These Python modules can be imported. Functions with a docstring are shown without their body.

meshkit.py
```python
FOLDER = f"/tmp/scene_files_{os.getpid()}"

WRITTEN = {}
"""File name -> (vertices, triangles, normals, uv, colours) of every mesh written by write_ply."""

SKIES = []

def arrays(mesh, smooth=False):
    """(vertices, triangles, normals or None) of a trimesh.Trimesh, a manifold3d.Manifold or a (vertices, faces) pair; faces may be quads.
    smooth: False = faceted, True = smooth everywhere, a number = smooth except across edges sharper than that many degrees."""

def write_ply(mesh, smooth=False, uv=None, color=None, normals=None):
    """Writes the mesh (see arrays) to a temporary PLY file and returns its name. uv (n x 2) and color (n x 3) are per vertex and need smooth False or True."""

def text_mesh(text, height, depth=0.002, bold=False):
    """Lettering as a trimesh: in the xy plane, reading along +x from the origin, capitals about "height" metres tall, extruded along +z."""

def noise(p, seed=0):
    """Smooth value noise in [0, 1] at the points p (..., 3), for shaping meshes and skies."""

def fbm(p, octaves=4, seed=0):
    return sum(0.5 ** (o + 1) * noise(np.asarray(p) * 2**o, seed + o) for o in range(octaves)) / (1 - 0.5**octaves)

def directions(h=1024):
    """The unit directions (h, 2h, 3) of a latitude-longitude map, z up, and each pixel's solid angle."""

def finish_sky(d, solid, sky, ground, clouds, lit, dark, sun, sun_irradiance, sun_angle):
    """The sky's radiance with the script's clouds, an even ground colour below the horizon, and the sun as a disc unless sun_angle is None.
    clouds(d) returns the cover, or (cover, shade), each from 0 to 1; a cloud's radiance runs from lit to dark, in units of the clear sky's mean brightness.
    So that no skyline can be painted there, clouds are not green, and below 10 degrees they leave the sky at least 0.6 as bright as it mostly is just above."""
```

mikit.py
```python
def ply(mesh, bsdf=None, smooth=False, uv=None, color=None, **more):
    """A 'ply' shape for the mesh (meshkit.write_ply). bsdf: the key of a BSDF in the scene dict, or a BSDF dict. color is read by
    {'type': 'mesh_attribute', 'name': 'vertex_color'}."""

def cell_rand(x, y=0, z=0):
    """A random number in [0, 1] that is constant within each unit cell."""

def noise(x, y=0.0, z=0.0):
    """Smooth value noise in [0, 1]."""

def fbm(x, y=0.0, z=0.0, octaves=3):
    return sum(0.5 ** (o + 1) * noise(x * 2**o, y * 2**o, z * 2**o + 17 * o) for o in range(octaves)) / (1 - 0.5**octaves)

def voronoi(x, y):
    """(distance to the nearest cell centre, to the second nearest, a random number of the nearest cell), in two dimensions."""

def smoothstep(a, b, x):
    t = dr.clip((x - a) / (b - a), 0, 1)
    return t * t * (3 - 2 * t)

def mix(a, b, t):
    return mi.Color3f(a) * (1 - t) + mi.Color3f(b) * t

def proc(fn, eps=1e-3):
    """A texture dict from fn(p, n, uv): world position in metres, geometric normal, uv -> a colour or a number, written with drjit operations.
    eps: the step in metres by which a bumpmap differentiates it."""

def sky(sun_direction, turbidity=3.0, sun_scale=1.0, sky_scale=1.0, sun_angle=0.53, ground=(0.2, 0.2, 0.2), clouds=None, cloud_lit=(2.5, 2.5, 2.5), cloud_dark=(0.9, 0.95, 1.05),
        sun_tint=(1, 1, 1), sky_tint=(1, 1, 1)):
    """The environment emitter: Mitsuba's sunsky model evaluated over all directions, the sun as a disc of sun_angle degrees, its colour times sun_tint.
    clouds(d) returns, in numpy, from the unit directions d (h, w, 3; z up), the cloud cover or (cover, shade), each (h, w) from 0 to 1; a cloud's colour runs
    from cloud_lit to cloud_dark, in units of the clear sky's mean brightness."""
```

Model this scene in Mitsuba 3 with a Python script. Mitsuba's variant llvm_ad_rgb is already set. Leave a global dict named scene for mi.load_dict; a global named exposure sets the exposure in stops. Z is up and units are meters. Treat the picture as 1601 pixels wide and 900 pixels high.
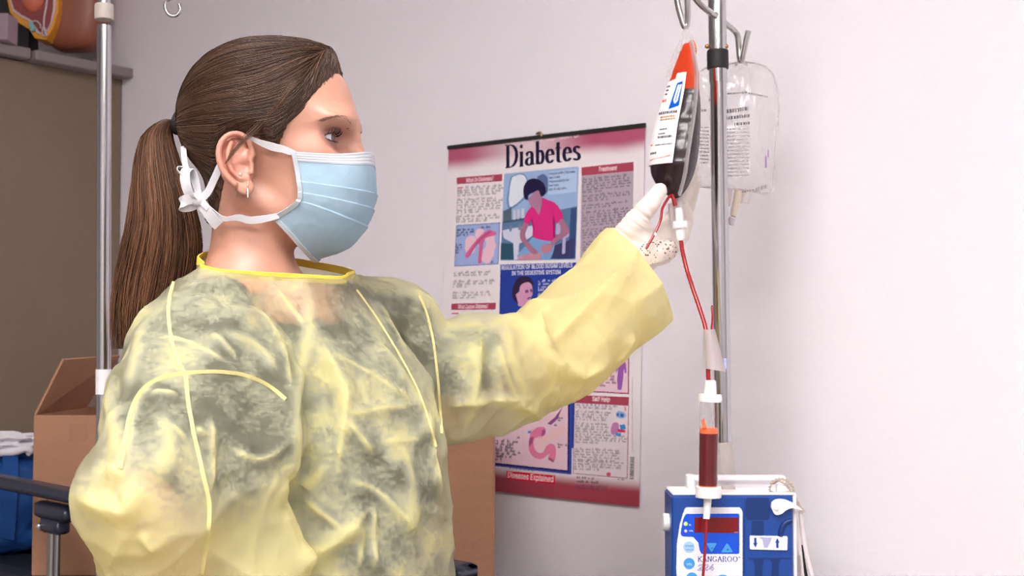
import math, os, random
import numpy as np, trimesh, drjit as dr, mitsuba as mi, mikit, meshkit
from scipy.spatial import cKDTree
from scipy.ndimage import gaussian_filter
from shapely.geometry import Polygon, LineString, Point, box as sbox
from shapely.ops import unary_union
from shapely import affinity

T = mi.ScalarTransform4f
random.seed(7)
RNG = np.random.default_rng(11)
scene, labels = {}, {}

# ---------------------------------------------------------------- camera, lights, exposure
FOC = 1950.0                                   # focal length in pixels of the 1601 x 900 frame
CAM = np.array([0.0, 0.0, 1.33])
PITCH = math.atan(80 / FOC)
FWD = np.array([0, math.cos(PITCH), math.sin(PITCH)])
UPV = np.array([0, -math.sin(PITCH), math.cos(PITCH)])
scene['camera'] = {
    'type': 'thinlens', 'fov_axis': 'x', 'fov': math.degrees(2 * math.atan(800.5 / FOC)),
    'aperture_radius': 0.0017, 'focus_distance': 1.36, 'near_clip': 0.05, 'far_clip': 50.0,
    'to_world': T().look_at(origin=CAM.tolist(), target=(CAM + FWD).tolist(), up=[0, 0, 1])}
exposure = 0.5
# ceiling panels: (u, v, half length, half width, radiance)
CEILING_LIGHTS = [(0.7, 1.7, 0.6, 0.3, 15.0), (2.5, 2.0, 0.6, 0.3, 11.0), (0.85, 3.1, 0.6, 0.3, 16.0), (2.5, 3.3, 0.6, 0.3, 16.0)]
LIGHT_TINT = (1.0, 0.965, 0.95)
CEIL_Z = 2.75

# ---------------------------------------------------------------- small helpers
def ray(px, py):
    return FWD + np.array([(px - 800.5) / FOC, 0, 0]) + UPV * ((450 - py) / FOC)

def P(px, py, Y):
    """The point at depth Y seen at a pixel of the photograph."""
    d = ray(px, py)
    return CAM + d * (Y / d[1])

def arr(*a):
    return np.array(a, float)

def unit(v):
    v = np.asarray(v, float)
    return v / np.linalg.norm(v)

def key_for(name):
    if name not in scene and name not in taken:
        taken.add(name)
        return name
    k = 1
    while f'{name}_{k:03d}' in scene or f'{name}_{k:03d}' in taken:
        k += 1
    taken.add(f'{name}_{k:03d}')
    return f'{name}_{k:03d}'
taken = set()

def put(name, mesh, bsdf, smooth=False, label=None, category=None, group=None, kind=None, **kw):
    key = key_for(name)
    scene[key] = mikit.ply(mesh, bsdf, smooth, **kw)
    tag(key, label, category, group, kind)
    return key

def tag(key, label=None, category=None, group=None, kind=None):
    d = {k: v for k, v in (('label', label), ('category', category), ('group', group), ('kind', kind)) if v}
    if d:
        labels[key] = d

def thing(name, label, category, group=None):
    key = key_for(name)
    tag(key, label, category, group)
    return key

def cat(*ms):
    ms = [m for m in ms if m is not None and len(m.faces)]
    return trimesh.util.concatenate(ms)

def hull(pts):
    return trimesh.convex.convex_hull(np.asarray(pts, float))

def corners(x0, x1, y0, y1, z0, z1):
    return np.array([[x, y, z] for x in (x0, x1) for y in (y0, y1) for z in (z0, z1)], float)

def bbox(x0, x1, y0, y1, z0, z1, r=0.0):
    """A box, its edges chamfered by r."""
    if r <= 0:
        return hull(corners(x0, x1, y0, y1, z0, z1))
    pts = []
    for a in range(3):
        e = [r, r, r]
        e[a] = 0
        pts.append(corners(x0 + e[0], x1 - e[0], y0 + e[1], y1 - e[1], z0 + e[2], z1 - e[2]))
    e = 0.42 * r
    pts.append(corners(x0 + e, x1 - e, y0 + e, y1 - e, z0 + e, z1 - e))
    return hull(np.vstack(pts))

def spline(pts, n=24):
    """Catmull-Rom through the points (any number of columns)."""
    p = np.asarray(pts, float)
    if len(p) == 2:
        return p[0] + (p[1] - p[0]) * np.linspace(0, 1, n)[:, None]
    q = np.vstack([2 * p[0] - p[1], p, 2 * p[-1] - p[-2]])
    t = np.linspace(0, len(p) - 1 - 1e-9, n)
    i = t.astype(int)
    f = (t - i)[:, None]
    a, b, c, d = q[i], q[i + 1], q[i + 2], q[i + 3]
    return 0.5 * (2 * b + (c - a) * f + (2 * a - 5 * b + 4 * c - d) * f ** 2 + (3 * b - a - 3 * c + d) * f ** 3)

def tube(pts, r, sides=10, cap=True, flat=None):
    """A round tube along the points; r a number or one per point."""
    p = np.asarray(pts, float)
    n = len(p)
    r = np.broadcast_to(np.asarray(r, float), (n,))
    t = np.gradient(p, axis=0)
    t /= np.linalg.norm(t, axis=1, keepdims=True) + 1e-12
    u = np.zeros_like(p)
    ref = arr(0, 0, 1) if abs(t[0, 2]) < 0.9 else arr(1, 0, 0)
    u[0] = unit(np.cross(t[0], ref))
    for i in range(1, n):
        w = u[i - 1] - t[i] * (u[i - 1] @ t[i])
        u[i] = w / (np.linalg.norm(w) + 1e-12)
    v = np.cross(t, u)
    a = np.arange(sides) / sides * 2 * np.pi
    ring = p[:, None] + r[:, None, None] * (np.cos(a)[None, :, None] * u[:, None] + np.sin(a)[None, :, None] * v[:, None])
    V = ring.reshape(-1, 3)
    i, j = np.meshgrid(np.arange(n - 1), np.arange(sides), indexing='ij')
    k = (j + 1) % sides
    q = np.stack([i * sides + j, i * sides + k, (i + 1) * sides + k, (i + 1) * sides + j], -1).reshape(-1, 4)
    Fc = np.vstack([q[:, [0, 2, 1]], q[:, [0, 3, 2]]])[:, ::-1]
    if cap:
        V = np.vstack([V, p[0], p[-1]])
        b = n * sides
        jj = np.arange(sides)
        kk = (jj + 1) % sides
        Fc = np.vstack([Fc, np.stack([jj, np.full(sides, b), kk], 1)[:, [0, 1, 2]], np.stack([(n - 1) * sides + jj, (n - 1) * sides + kk, np.full(sides, b + 1)], 1)])
    m = trimesh.Trimesh(V, Fc, process=False)
    if cap and m.volume < 0:
        m.invert()
    return m

def lathe(prof, a, b, sides=28):
    """A solid turned about the line from a to b; prof: (share of the length, radius) pairs."""
    a, b = np.asarray(a, float), np.asarray(b, float)
    pr = np.asarray(prof, float)
    pts = a + (b - a) * pr[:, :1]
    d = unit(b - a)
    u = unit(np.cross(d, arr(0, 0, 1) if abs(d[2]) < 0.9 else arr(1, 0, 0)))
    v = np.cross(d, u)
    an = np.arange(sides) / sides * 2 * np.pi
    ring = pts[:, None] + pr[:, 1][:, None, None] * (np.cos(an)[None, :, None] * u + np.sin(an)[None, :, None] * v)
    V = ring.reshape(-1, 3)
    n = len(pr)
    i, j = np.meshgrid(np.arange(n - 1), np.arange(sides), indexing='ij')
    k = (j + 1) % sides
    q = np.stack([i * sides + j, i * sides + k, (i + 1) * sides + k, (i + 1) * sides + j], -1).reshape(-1, 4)
    Fc = np.vstack([q[:, [0, 1, 2]], q[:, [0, 2, 3]]])
    V = np.vstack([V, pts[0], pts[-1]])
    jj = np.arange(sides)
    kk = (jj + 1) % sides
    Fc = np.vstack([Fc, np.stack([kk, jj, np.full(sides, n * sides)], 1), np.stack([(n - 1) * sides + jj, (n - 1) * sides + kk, np.full(sides, n * sides + 1)], 1)])
    m = trimesh.Trimesh(V, Fc, process=False)
    if m.volume < 0:
        m.invert()
    return m

def ribbon(pts, wdir, width, thick=0.0008):
    """A flat strap along pts; wdir: one direction of its width per point (or one for all)."""
    p = np.asarray(pts, float)
    n = len(p)
    w = np.broadcast_to(np.asarray(wdir, float), (n, 3)).copy()
    t = np.gradient(p, axis=0)
    t /= np.linalg.norm(t, axis=1, keepdims=True) + 1e-12
    w -= t * (w * t).sum(1, keepdims=True)
    w /= np.linalg.norm(w, axis=1, keepdims=True) + 1e-12
    nn = np.cross(t, w)
    wd = np.broadcast_to(np.asarray(width, float), (n,))[:, None] / 2
    a, b = thick / 2, 0
    ring = np.stack([p - w * wd - nn * a, p + w * wd - nn * a, p + w * wd + nn * a, p - w * wd + nn * a], 1)
    V = ring.reshape(-1, 3)
    i, j = np.meshgrid(np.arange(n - 1), np.arange(4), indexing='ij')
    k = (j + 1) % 4
    q = np.stack([i * 4 + j, i * 4 + k, (i + 1) * 4 + k, (i + 1) * 4 + j], -1).reshape(-1, 4)
    Fc = np.vstack([q[:, [0, 1, 2]], q[:, [0, 2, 3]], [[0, 3, 2], [0, 2, 1]], (n - 1) * 4 + np.array([[0, 1, 2], [0, 2, 3]])])
    m = trimesh.Trimesh(V, Fc, process=False)
    if m.volume < 0:
        m.invert()
    return m

def grid_mesh(V, closed_u=False):
    """A mesh over a (n, m, 3) grid of points."""
    n, m = V.shape[:2]
    i, j = np.meshgrid(np.arange(n - 1), np.arange(m if closed_u else m - 1), indexing='ij')
    k = (j + 1) % m
    q = np.stack([i * m + j, i * m + k, (i + 1) * m + k, (i + 1) * m + j], -1).reshape(-1, 4)
    return trimesh.Trimesh(V.reshape(-1, 3), np.vstack([q[:, [0, 1, 2]], q[:, [0, 2, 3]]]), process=False)

def thicken(m, t):
    """A thin sheet given a back side t behind it."""
    n = len(m.vertices)
    vn = np.array(m.vertex_normals)
    back = m.vertices - vn * t
    e = trimesh.grouping.group_rows(m.edges_sorted, require_count=1)
    ed = m.edges[e]
    side = np.vstack([np.stack([ed[:, 1], ed[:, 0], ed[:, 0] + n], 1), np.stack([ed[:, 1], ed[:, 0] + n, ed[:, 1] + n], 1)])
    return trimesh.Trimesh(np.vstack([m.vertices, back]), np.vstack([m.faces, m.faces[:, ::-1] + n, side]), process=False)

# ---------------------------------------------------------------- implicit shapes
def length(v):
    return np.sqrt((v * v).sum(-1))

def ell(p, c, r, R=None):
    q = p - np.asarray(c, np.float32)
    if R is not None:
        q = q @ np.asarray(R, np.float32).T
    r = np.asarray(r, np.float32)
    a = q / r
    k0 = length(a)
    k1 = length(a / r)
    return k0 * (k0 - 1) / (k1 + 1e-6)

def cap(p, a, b, ra, rb, sq=None):
    a, b = np.asarray(a, np.float32), np.asarray(b, np.float32)
    ba = b - a
    pa = p - a
    h = np.clip(pa @ ba / (ba @ ba), 0, 1)
    return length(pa - h[..., None] * ba) - (ra + (rb - ra) * h)

def chain(p, pts, rs, k=0.0):
    d = None
    for i in range(len(pts) - 1):
        e = cap(p, pts[i], pts[i + 1], rs[i], rs[i + 1])
        d = e if d is None else (smin(d, e, k) if k else np.minimum(d, e))
    return d

def smin(a, b, k):
    h = np.clip(0.5 + 0.5 * (b - a) / k, 0, 1)
    return b + (a - b) * h - k * h * (1 - h)

def smax(a, b, k):
    return -smin(-a, -b, k)

def surface(fn, lo, hi, h, project=2):
    """The surface fn = 0 as a mesh (surface nets on a grid of step h, worked out only near the surface)."""
    lo, hi = np.asarray(lo, float), np.asarray(hi, float)
    B = 8
    nb = np.ceil((hi - lo) / (h * B)).astype(int)
    n = nb * B + 1
    # coarse look at the block centres
    ax = [lo[i] + (np.arange(nb[i]) + 0.5) * B * h for i in range(3)]
    c = np.stack(np.meshgrid(*ax, indexing='ij'), -1).reshape(-1, 3).astype(np.float32)
    dc = fn(c)
    near = np.abs(dc) < B * h * 1.35
    D = np.repeat(np.repeat(np.repeat(dc.reshape(nb), B, 0), B, 1), B, 2)
    D = np.pad(D, ((0, 1),) * 3, mode='edge').astype(np.float32)
    o = np.stack(np.meshgrid(*[np.arange(B + 1)] * 3, indexing='ij'), -1).reshape(-1, 3)
    idx = np.stack(np.unravel_index(np.nonzero(near)[0], nb), -1) * B
    for s in range(0, len(idx), 400):
        ii = (idx[s:s + 400, None] + o[None]).reshape(-1, 3)
        D[ii[:, 0], ii[:, 1], ii[:, 2]] = fn((lo + ii * h).astype(np.float32))
    S = D < 0
    cs = np.zeros(tuple(n - 1), np.int8)
    for a in (0, 1):
        for b in (0, 1):
            for d in (0, 1):
                cs += S[a:n[0] - 1 + a, b:n[1] - 1 + b, d:n[2] - 1 + d]
    act = (cs > 0) & (cs < 8)
    cells = np.argwhere(act)
    ids = np.full(tuple(n - 1), -1, np.int64)
    ids[act] = np.arange(len(cells))
    off = np.array([[a, b, d] for a in (0, 1) for b in (0, 1) for d in (0, 1)])
    val = np.stack([D[tuple((cells + q).T)] for q in off], 1)
    acc, cnt = np.zeros((len(cells), 3)), np.zeros(len(cells))
    for i in range(8):
        for j in range(i + 1, 8):
            if np.abs(off[i] - off[j]).sum() == 1:
                x = (val[:, i] < 0) != (val[:, j] < 0)
                t = np.where(x, val[:, i] / np.where(x, val[:, i] - val[:, j], 1), 0)
                acc += np.where(x[:, None], off[i] + t[:, None] * (off[j] - off[i]), 0)
                cnt += x
    V = lo + (cells + acc / cnt[:, None]) * h
    quads = []
    for a in range(3):
        sl0, sl1 = [slice(None)] * 3, [slice(None)] * 3
        sl0[a], sl1[a] = slice(0, -1), slice(1, None)
        A, Bv = S[tuple(sl0)], S[tuple(sl1)]
        e = np.argwhere(A != Bv)
        b, c2 = (a + 1) % 3, (a + 2) % 3
        ok = (e[:, b] > 0) & (e[:, c2] > 0) & (e[:, b] < n[b] - 1) & (e[:, c2] < n[c2] - 1)
        e = e[ok]
        ub, uc = np.eye(3, dtype=int)[b], np.eye(3, dtype=int)[c2]
        q = np.stack([ids[tuple((e - ub - uc).T)], ids[tuple((e - uc).T)], ids[tuple(e.T)], ids[tuple((e - ub).T)]], 1)
        flip = ~A[tuple(e.T)]
        q[flip] = q[flip][:, ::-1]
        quads.append(q)
    q = np.vstack(quads)
    q = q[(q >= 0).all(1)]
    for _ in range(project):
        V = V.astype(np.float32)
        d = fn(V)
        g = gradient(fn, V, h * 0.5)
        V = V - np.clip(d, -h, h)[:, None] * g
    return trimesh.Trimesh(V.astype(float), np.vstack([q[:, [0, 1, 2]], q[:, [0, 2, 3]]]), process=False)

def gradient(fn, V, e):
    V = np.asarray(V, np.float32)
    g = np.stack([fn(V + np.eye(3, dtype=np.float32)[i] * e) - fn(V - np.eye(3, dtype=np.float32)[i] * e) for i in range(3)], -1)
    return g / (np.linalg.norm(g, axis=1, keepdims=True) + 1e-9)

def keep(m, mask):
    """The faces whose three vertices are all in the mask."""
    m = trimesh.Trimesh(m.vertices, m.faces[mask[m.faces].all(1)], process=False)
    m.remove_unreferenced_vertices()
    return m

# ---------------------------------------------------------------- materials
def rgb(c):
    return {'type': 'rgb', 'value': [float(x) for x in c]}

def srgb(r, g, b):
    """Linear colour of an 8 bit one."""
    c = np.array([r, g, b]) / 255.0
    return np.where(c <= 0.04045, c / 12.92, ((c + 0.055) / 1.055) ** 2.4).tolist()

def mat(name, color, rough=0.6, spec=0.4, two=True, **kw):
    col = rgb(color) if not isinstance(color, dict) else color
    m = {'type': 'principled', 'base_color': col, 'roughness': float(rough), 'specular': float(spec), **kw}
    scene[name] = {'type': 'twosided', 'b': m} if two else m
    return name

def vmat(name, rough=0.6, spec=0.4, **kw):
    return mat(name, {'type': 'mesh_attribute', 'name': 'vertex_color'}, rough, spec, **kw)

def flatmat(c):
    """A plain matt print colour, one BSDF per colour."""
    name = 'ink_%02x%02x%02x' % tuple(int(x) for x in c)
    if name not in scene:
        scene[name] = {'type': 'twosided', 'b': {'type': 'diffuse', 'reflectance': rgb(srgb(*c))}}
    return name

fbm, noise = mikit.fbm, mikit.noise

# ---------------------------------------------------------------- the room (u along the back wall towards the right, v out from it)
WA = math.radians(38.3)
EU = arr(math.cos(WA), -math.sin(WA), 0)
EN = arr(-math.sin(WA), -math.cos(WA), 0)
WO = arr(0.2325, 2.185, 0)

def W(u, v, z):
    return WO + EU * u + EN * v + arr(0, 0, z)

def wbox(u0, u1, v0, v1, z0, z1, r=0.0):
    m = bbox(u0, u1, v0, v1, z0, z1, r)
    return hull(WO + m.vertices[:, :1] * EU + m.vertices[:, 1:2] * EN + m.vertices[:, 2:] * arr(0, 0, 1))

def onwall(px, py, off=0.0):
    """(s, t): where a pixel's ray meets the plane off metres before the back wall."""
    d = ray(px, py)
    o = WO + EN * off
    k = ((o - CAM) @ EN) / (d @ EN)
    q = CAM + d * k
    return np.array([(q - WO) @ EU, q[2]])

def from_wall(st, off):
    st = np.asarray(st, float)
    return WO + st[..., :1] * EU + st[..., 1:2] * arr(0, 0, 1) + EN * off

def wall_paint(p, n, uv):
    f = fbm(p.x * 3, p.y * 3, p.z * 3, 3)
    g = noise(p.x * 300, p.y * 300, p.z * 300)
    return mikit.mix((0.755, 0.715, 0.765), (0.785, 0.745, 0.79), f) * (0.985 + 0.03 * g)

scene['wall_paint'] = {'type': 'twosided', 'b': {'type': 'principled', 'base_color': mikit.proc(wall_paint), 'roughness': 0.5, 'specular': 0.3}}
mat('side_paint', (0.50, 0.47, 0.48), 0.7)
mat('ceiling_tile', (0.75, 0.74, 0.72), 0.9)
def floor_fn(p, n, uv):
    return mikit.mix((0.20, 0.185, 0.17), (0.30, 0.28, 0.26), fbm(p.x * 25, p.y * 25, 0, 4))
scene['floor_vinyl'] = {'type': 'twosided', 'b': {'type': 'principled', 'base_color': mikit.proc(floor_fn), 'roughness': 0.45, 'specular': 0.4}}
U0, U1, V1 = -2.7, 3.9, 4.3
put('wall_back', wbox(U0 - 0.1, U1 + 0.1, -0.1, 0, 0, CEIL_Z), 'wall_paint', label='pale lilac white painted wall behind the nurse', kind='structure')
put('wall_left', wbox(U0 - 0.1, U0, 0, V1, 0, CEIL_Z), 'side_paint', label='painted side wall at the cabinet end of the room', kind='structure')
put('wall_right', wbox(U1, U1 + 0.1, 0, V1, 0, CEIL_Z), 'side_paint', label='painted side wall opposite the cabinet', kind='structure')
put('wall_front', wbox(U0 - 0.1, U1 + 0.1, V1, V1 + 0.1, 0, CEIL_Z), 'side_paint', label='painted wall facing the poster wall', kind='structure')
put('floor', wbox(U0 - 0.1, U1 + 0.1, -0.1, V1 + 0.1, -0.1, 0), 'floor_vinyl', label='speckled grey vinyl floor', kind='structure')
put('ceiling', wbox(U0 - 0.1, U1 + 0.1, -0.1, V1 + 0.1, CEIL_Z, CEIL_Z + 0.1), 'ceiling_tile', label='white ceiling', kind='structure')
put('baseboard_back', wbox(-1.5, U1, 0, 0.012, 0, 0.10, 0.003), mat('skirting', (0.10, 0.09, 0.085), 0.5), label='dark skirting along the poster wall', kind='structure')
mat('lamp_frame', (0.8, 0.8, 0.8), 0.5)
for (u, v, a, b, rad), where in zip(CEILING_LIGHTS, ('by the poster wall towards the cabinet', 'by the poster wall away from the cabinet', 'by the front wall towards the cabinet', 'by the front wall away from the cabinet')):
    t = thing('ceiling_light', 'white fluorescent ceiling light panel ' + where, 'ceiling light', 'ceiling lights')
    put(t + '__frame', cat(wbox(u - a - .03, u + a + .03, v - b - .03, v - b, CEIL_Z - .03, CEIL_Z), wbox(u - a - .03, u + a + .03, v + b, v + b + .03, CEIL_Z - .03, CEIL_Z),
        wbox(u - a - .03, u - a, v - b, v + b, CEIL_Z - .03, CEIL_Z), wbox(u + a, u + a + .03, v - b, v + b, CEIL_Z - .03, CEIL_Z)), 'lamp_frame')
    put(t + '__diffuser', wbox(u - a, u + a, v - b, v + b, CEIL_Z - .02, CEIL_Z - .012), 'lamp_frame', emitter={'type': 'area', 'radiance': rgb([rad * c for c in LIGHT_TINT])})

# ---------------------------------------------------------------- cabinet with its top boards, and what stands on it
CU = -1.558
CZ = P(150, 93, 3.02)[2]
def panel_fn(p, n, uv):
    g = noise(p.x * 500, p.y * 500, p.z * 500)
    return mikit.mix((0.185, 0.135, 0.098), (0.21, 0.153, 0.112), fbm(p.x * 6, p.y * 6, p.z * 4, 3)) * (0.9 + 0.2 * g)
scene['brown_laminate'] = {'type': 'twosided', 'b': {'type': 'principled', 'base_color': mikit.proc(panel_fn), 'roughness': 0.6, 'specular': 0.3}}
mat('grey_edge', srgb(128, 118, 118), 0.55)
cab = thing('tall_cabinet', 'tall brown laminate cabinet standing against the wall with grey top boards', 'cabinet')
put(cab + '__side_panel', wbox(CU - 0.02, CU, 0.004, 0.62, 0.0, CZ - 0.024, 0.0015), 'brown_laminate', label='flat brown side panel')
put(cab + '__body', wbox(CU - 0.95, CU - 0.021, 0.004, 0.60, 0.0, CZ - 0.025), 'brown_laminate')
for k in range(2):
    put(cab + '__door', wbox(CU - 0.94 + k * 0.46, CU - 0.49 + k * 0.46, 0.603, 0.622, 0.08, CZ - 0.03, 0.002), 'brown_laminate')
vs = 0.268   # where the two top boards meet
put(cab + '__top_board', wbox(CU - 0.95, CU + 0.045, -0.0 + 0.001, vs, CZ - 0.024, CZ, 0.003), 'grey_edge', label='grey top board nearer the wall')
put(cab + '__top_board', wbox(CU - 0.95, CU + 0.03, vs + 0.003, 0.64, CZ - 0.021, CZ + 0.004, 0.003), 'grey_edge', label='grey top board away from the wall')

def frontal(pxs, Y0, Y1):
    """A pixel outline at depth Y0 made solid back to depth Y1 (straight back, real size)."""
    a = np.array([P(x, y, Y0) for x, y in pxs])
    pol = Polygon(a[:, [0, 2]])
    if not pol.is_valid:
        pol = pol.buffer(0)
    m = trimesh.creation.extrude_polygon(pol, abs(Y1 - Y0), engine='earcut')
    v = m.vertices
    m = trimesh.Trimesh(np.stack([v[:, 0], min(Y0, Y1) + v[:, 2], v[:, 1]], 1), m.faces, process=False)
    if m.volume < 0:
        m.invert()
    return m

mat('model_skin', (0.27, 0.085, 0.05), 0.38, 0.5)
mat('model_fat', (0.75, 0.32, 0.03), 0.4)
mat('model_pale', (0.62, 0.50, 0.54), 0.4)
mat('model_muscle', (0.26, 0.055, 0.05), 0.35)
mat('model_bladder', (0.62, 0.16, 0.09), 0.3, 0.5)
mat('model_teal', (0.22, 0.48, 0.52), 0.4)
an = thing('anatomical_model', 'anatomical pelvis cross-section model with orange fat layer on top of the brown cabinet', 'anatomical model')
AY = 3.03
zb = CZ + 0.001
def asolid(c, r):
    m = trimesh.creation.icosphere(4)
    v = np.sign(m.vertices) * np.abs(m.vertices) ** .5 * r + c
    v[:, 2] = np.maximum(v[:, 2], zb)
    return trimesh.Trimesh(v, m.faces, process=False)
c0 = P(108, -10, AY + 0.06)
put(an + '__skin', asolid(P(118, -42, AY + 0.085), arr(0.080, 0.058, 0.20)), 'model_skin', True, label='smooth brown skin side')
cy = AY + 0.004
put(an + '__fat_layer', frontal([(10, -40), (10, -5), (16, 20), (30, 36), (45, 45), (55, 60), (72, 62), (84, 42), (91, 18), (94, -40)], cy, cy + 0.075), 'model_fat')
put(an + '__fascia_layer', frontal([(13, -40), (13, -5), (20, 17), (33, 27), (46, 33), (56, 50), (70, 57), (80, 38), (86, 16), (88, -40)], cy - 0.004, cy + 0.004), 'model_pale')
put(an + '__muscle_layer', frontal([(16, -40), (15, -8), (22, 14), (34, 23), (48, 30), (60, 48), (69, 54), (78, 36), (82, 14), (84, -40)], cy - 0.007, cy), 'model_muscle')
put(an + '__cartilage', frontal([(44, 36), (50, 33), (55, 46), (49, 49)], cy - 0.011, cy - 0.003), 'model_teal')
bl = trimesh.creation.icosphere(3)
put(an + '__bladder', trimesh.Trimesh(bl.vertices * arr(0.031, 0.018, 0.05) + P(52, -12, cy - 0.006), bl.faces, process=False), 'model_bladder', True)
put(an + '__duct', cat(tube(spline([P(76, -30, cy - .009), P(73, 5, cy - .009), P(69, 28, cy - .009), P(69, 46, cy - .009), P(73, 56, cy - .009)], 20), 0.0022),
    tube(spline([P(48, 34, cy - .009), P(57, 33, cy - .009), P(63, 39, cy - .009), P(63, 44, cy - .009)], 14), 0.0016),
    tube(spline([P(67, 57, cy - .009), P(66, 44, cy - .009), P(70, 43, cy - .009), P(73, 50, cy - .009)], 14), 0.0014)), 'model_pale', 40)
put('black_binder', bbox(-1.40, P(47, 40, 3.13)[0], 3.13, 3.19, zb, P(20, -60, 3.13)[2], 0.003), mat('binder_black', (0.012, 0.012, 0.016), 0.4), label='black binder standing behind the anatomical model on the cabinet', category='binder')
put('pale_box', bbox(-1.45, P(12, 40, 2.84)[0], 2.84, 2.90, CZ + 0.005, P(8, 20, 2.84)[2], 0.002), mat('pale_lilac', srgb(150, 128, 140), 0.7), label='small pale lilac box at the edge of the cabinet top', category='box')

# ---------------------------------------------------------------- the stretcher by the wall, its rail, boxes, bag and cloth
BA = math.radians(40.0)
BD = arr(math.cos(BA), -math.sin(BA), 0)
BN = arr(-math.sin(BA), -math.cos(BA), 0)
R0 = P(108, 768, 2.2)                              # a point of the rail
def B(s, v, z):
    return arr(R0[0], R0[1], 0) + BD * s + BN * v + arr(0, 0, z)
def bbed(s0, s1, v0, v1, z0, z1, r=0.0):
    m = bbox(s0, s1, v0, v1, z0, z1, r)
    return hull(arr(R0[0], R0[1], 0) + m.vertices[:, :1] * BD + m.vertices[:, 1:2] * BN + m.vertices[:, 2:] * arr(0, 0, 1))
mat('rail_plastic', (0.022, 0.026, 0.045), 0.35, 0.5)
mat('bed_vinyl', (0.012, 0.014, 0.024), 0.5)
mat('chrome', (0.78, 0.78, 0.80), 0.18, 0.5, metallic=1.0)
mat('worn_steel', (0.42, 0.41, 0.40), 0.3, 0.5, metallic=1.0)
rz = R0[2]
end = P(752, 897, 1.61)
s_end = (arr(end[0], end[1], 0) - arr(R0[0], R0[1], 0)) @ BD
bed = thing('hospital_stretcher', 'hospital stretcher with black mattress and dark blue side rail, pushed along the wall', 'stretcher')
put(bed + '__mattress', bbed(-0.72, s_end + 0.10, -0.53, -0.05, 0.79, 0.885, 0.025), 'bed_vinyl')
put(bed + '__deck', bbed(-0.74, s_end + 0.12, -0.55, -0.03, 0.745, 0.788, 0.006), 'worn_steel')
RT = 0.024 / s_end
def tilt(m):
    """The rail hangs a little lower towards its right end."""
    v = np.array(m.vertices)
    v[:, 2] -= RT * ((v - R0) @ BD) * np.clip((v[:, 2] - .8) / .2, 0, 1)
    return trimesh.Trimesh(v, m.faces, process=False)
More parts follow.
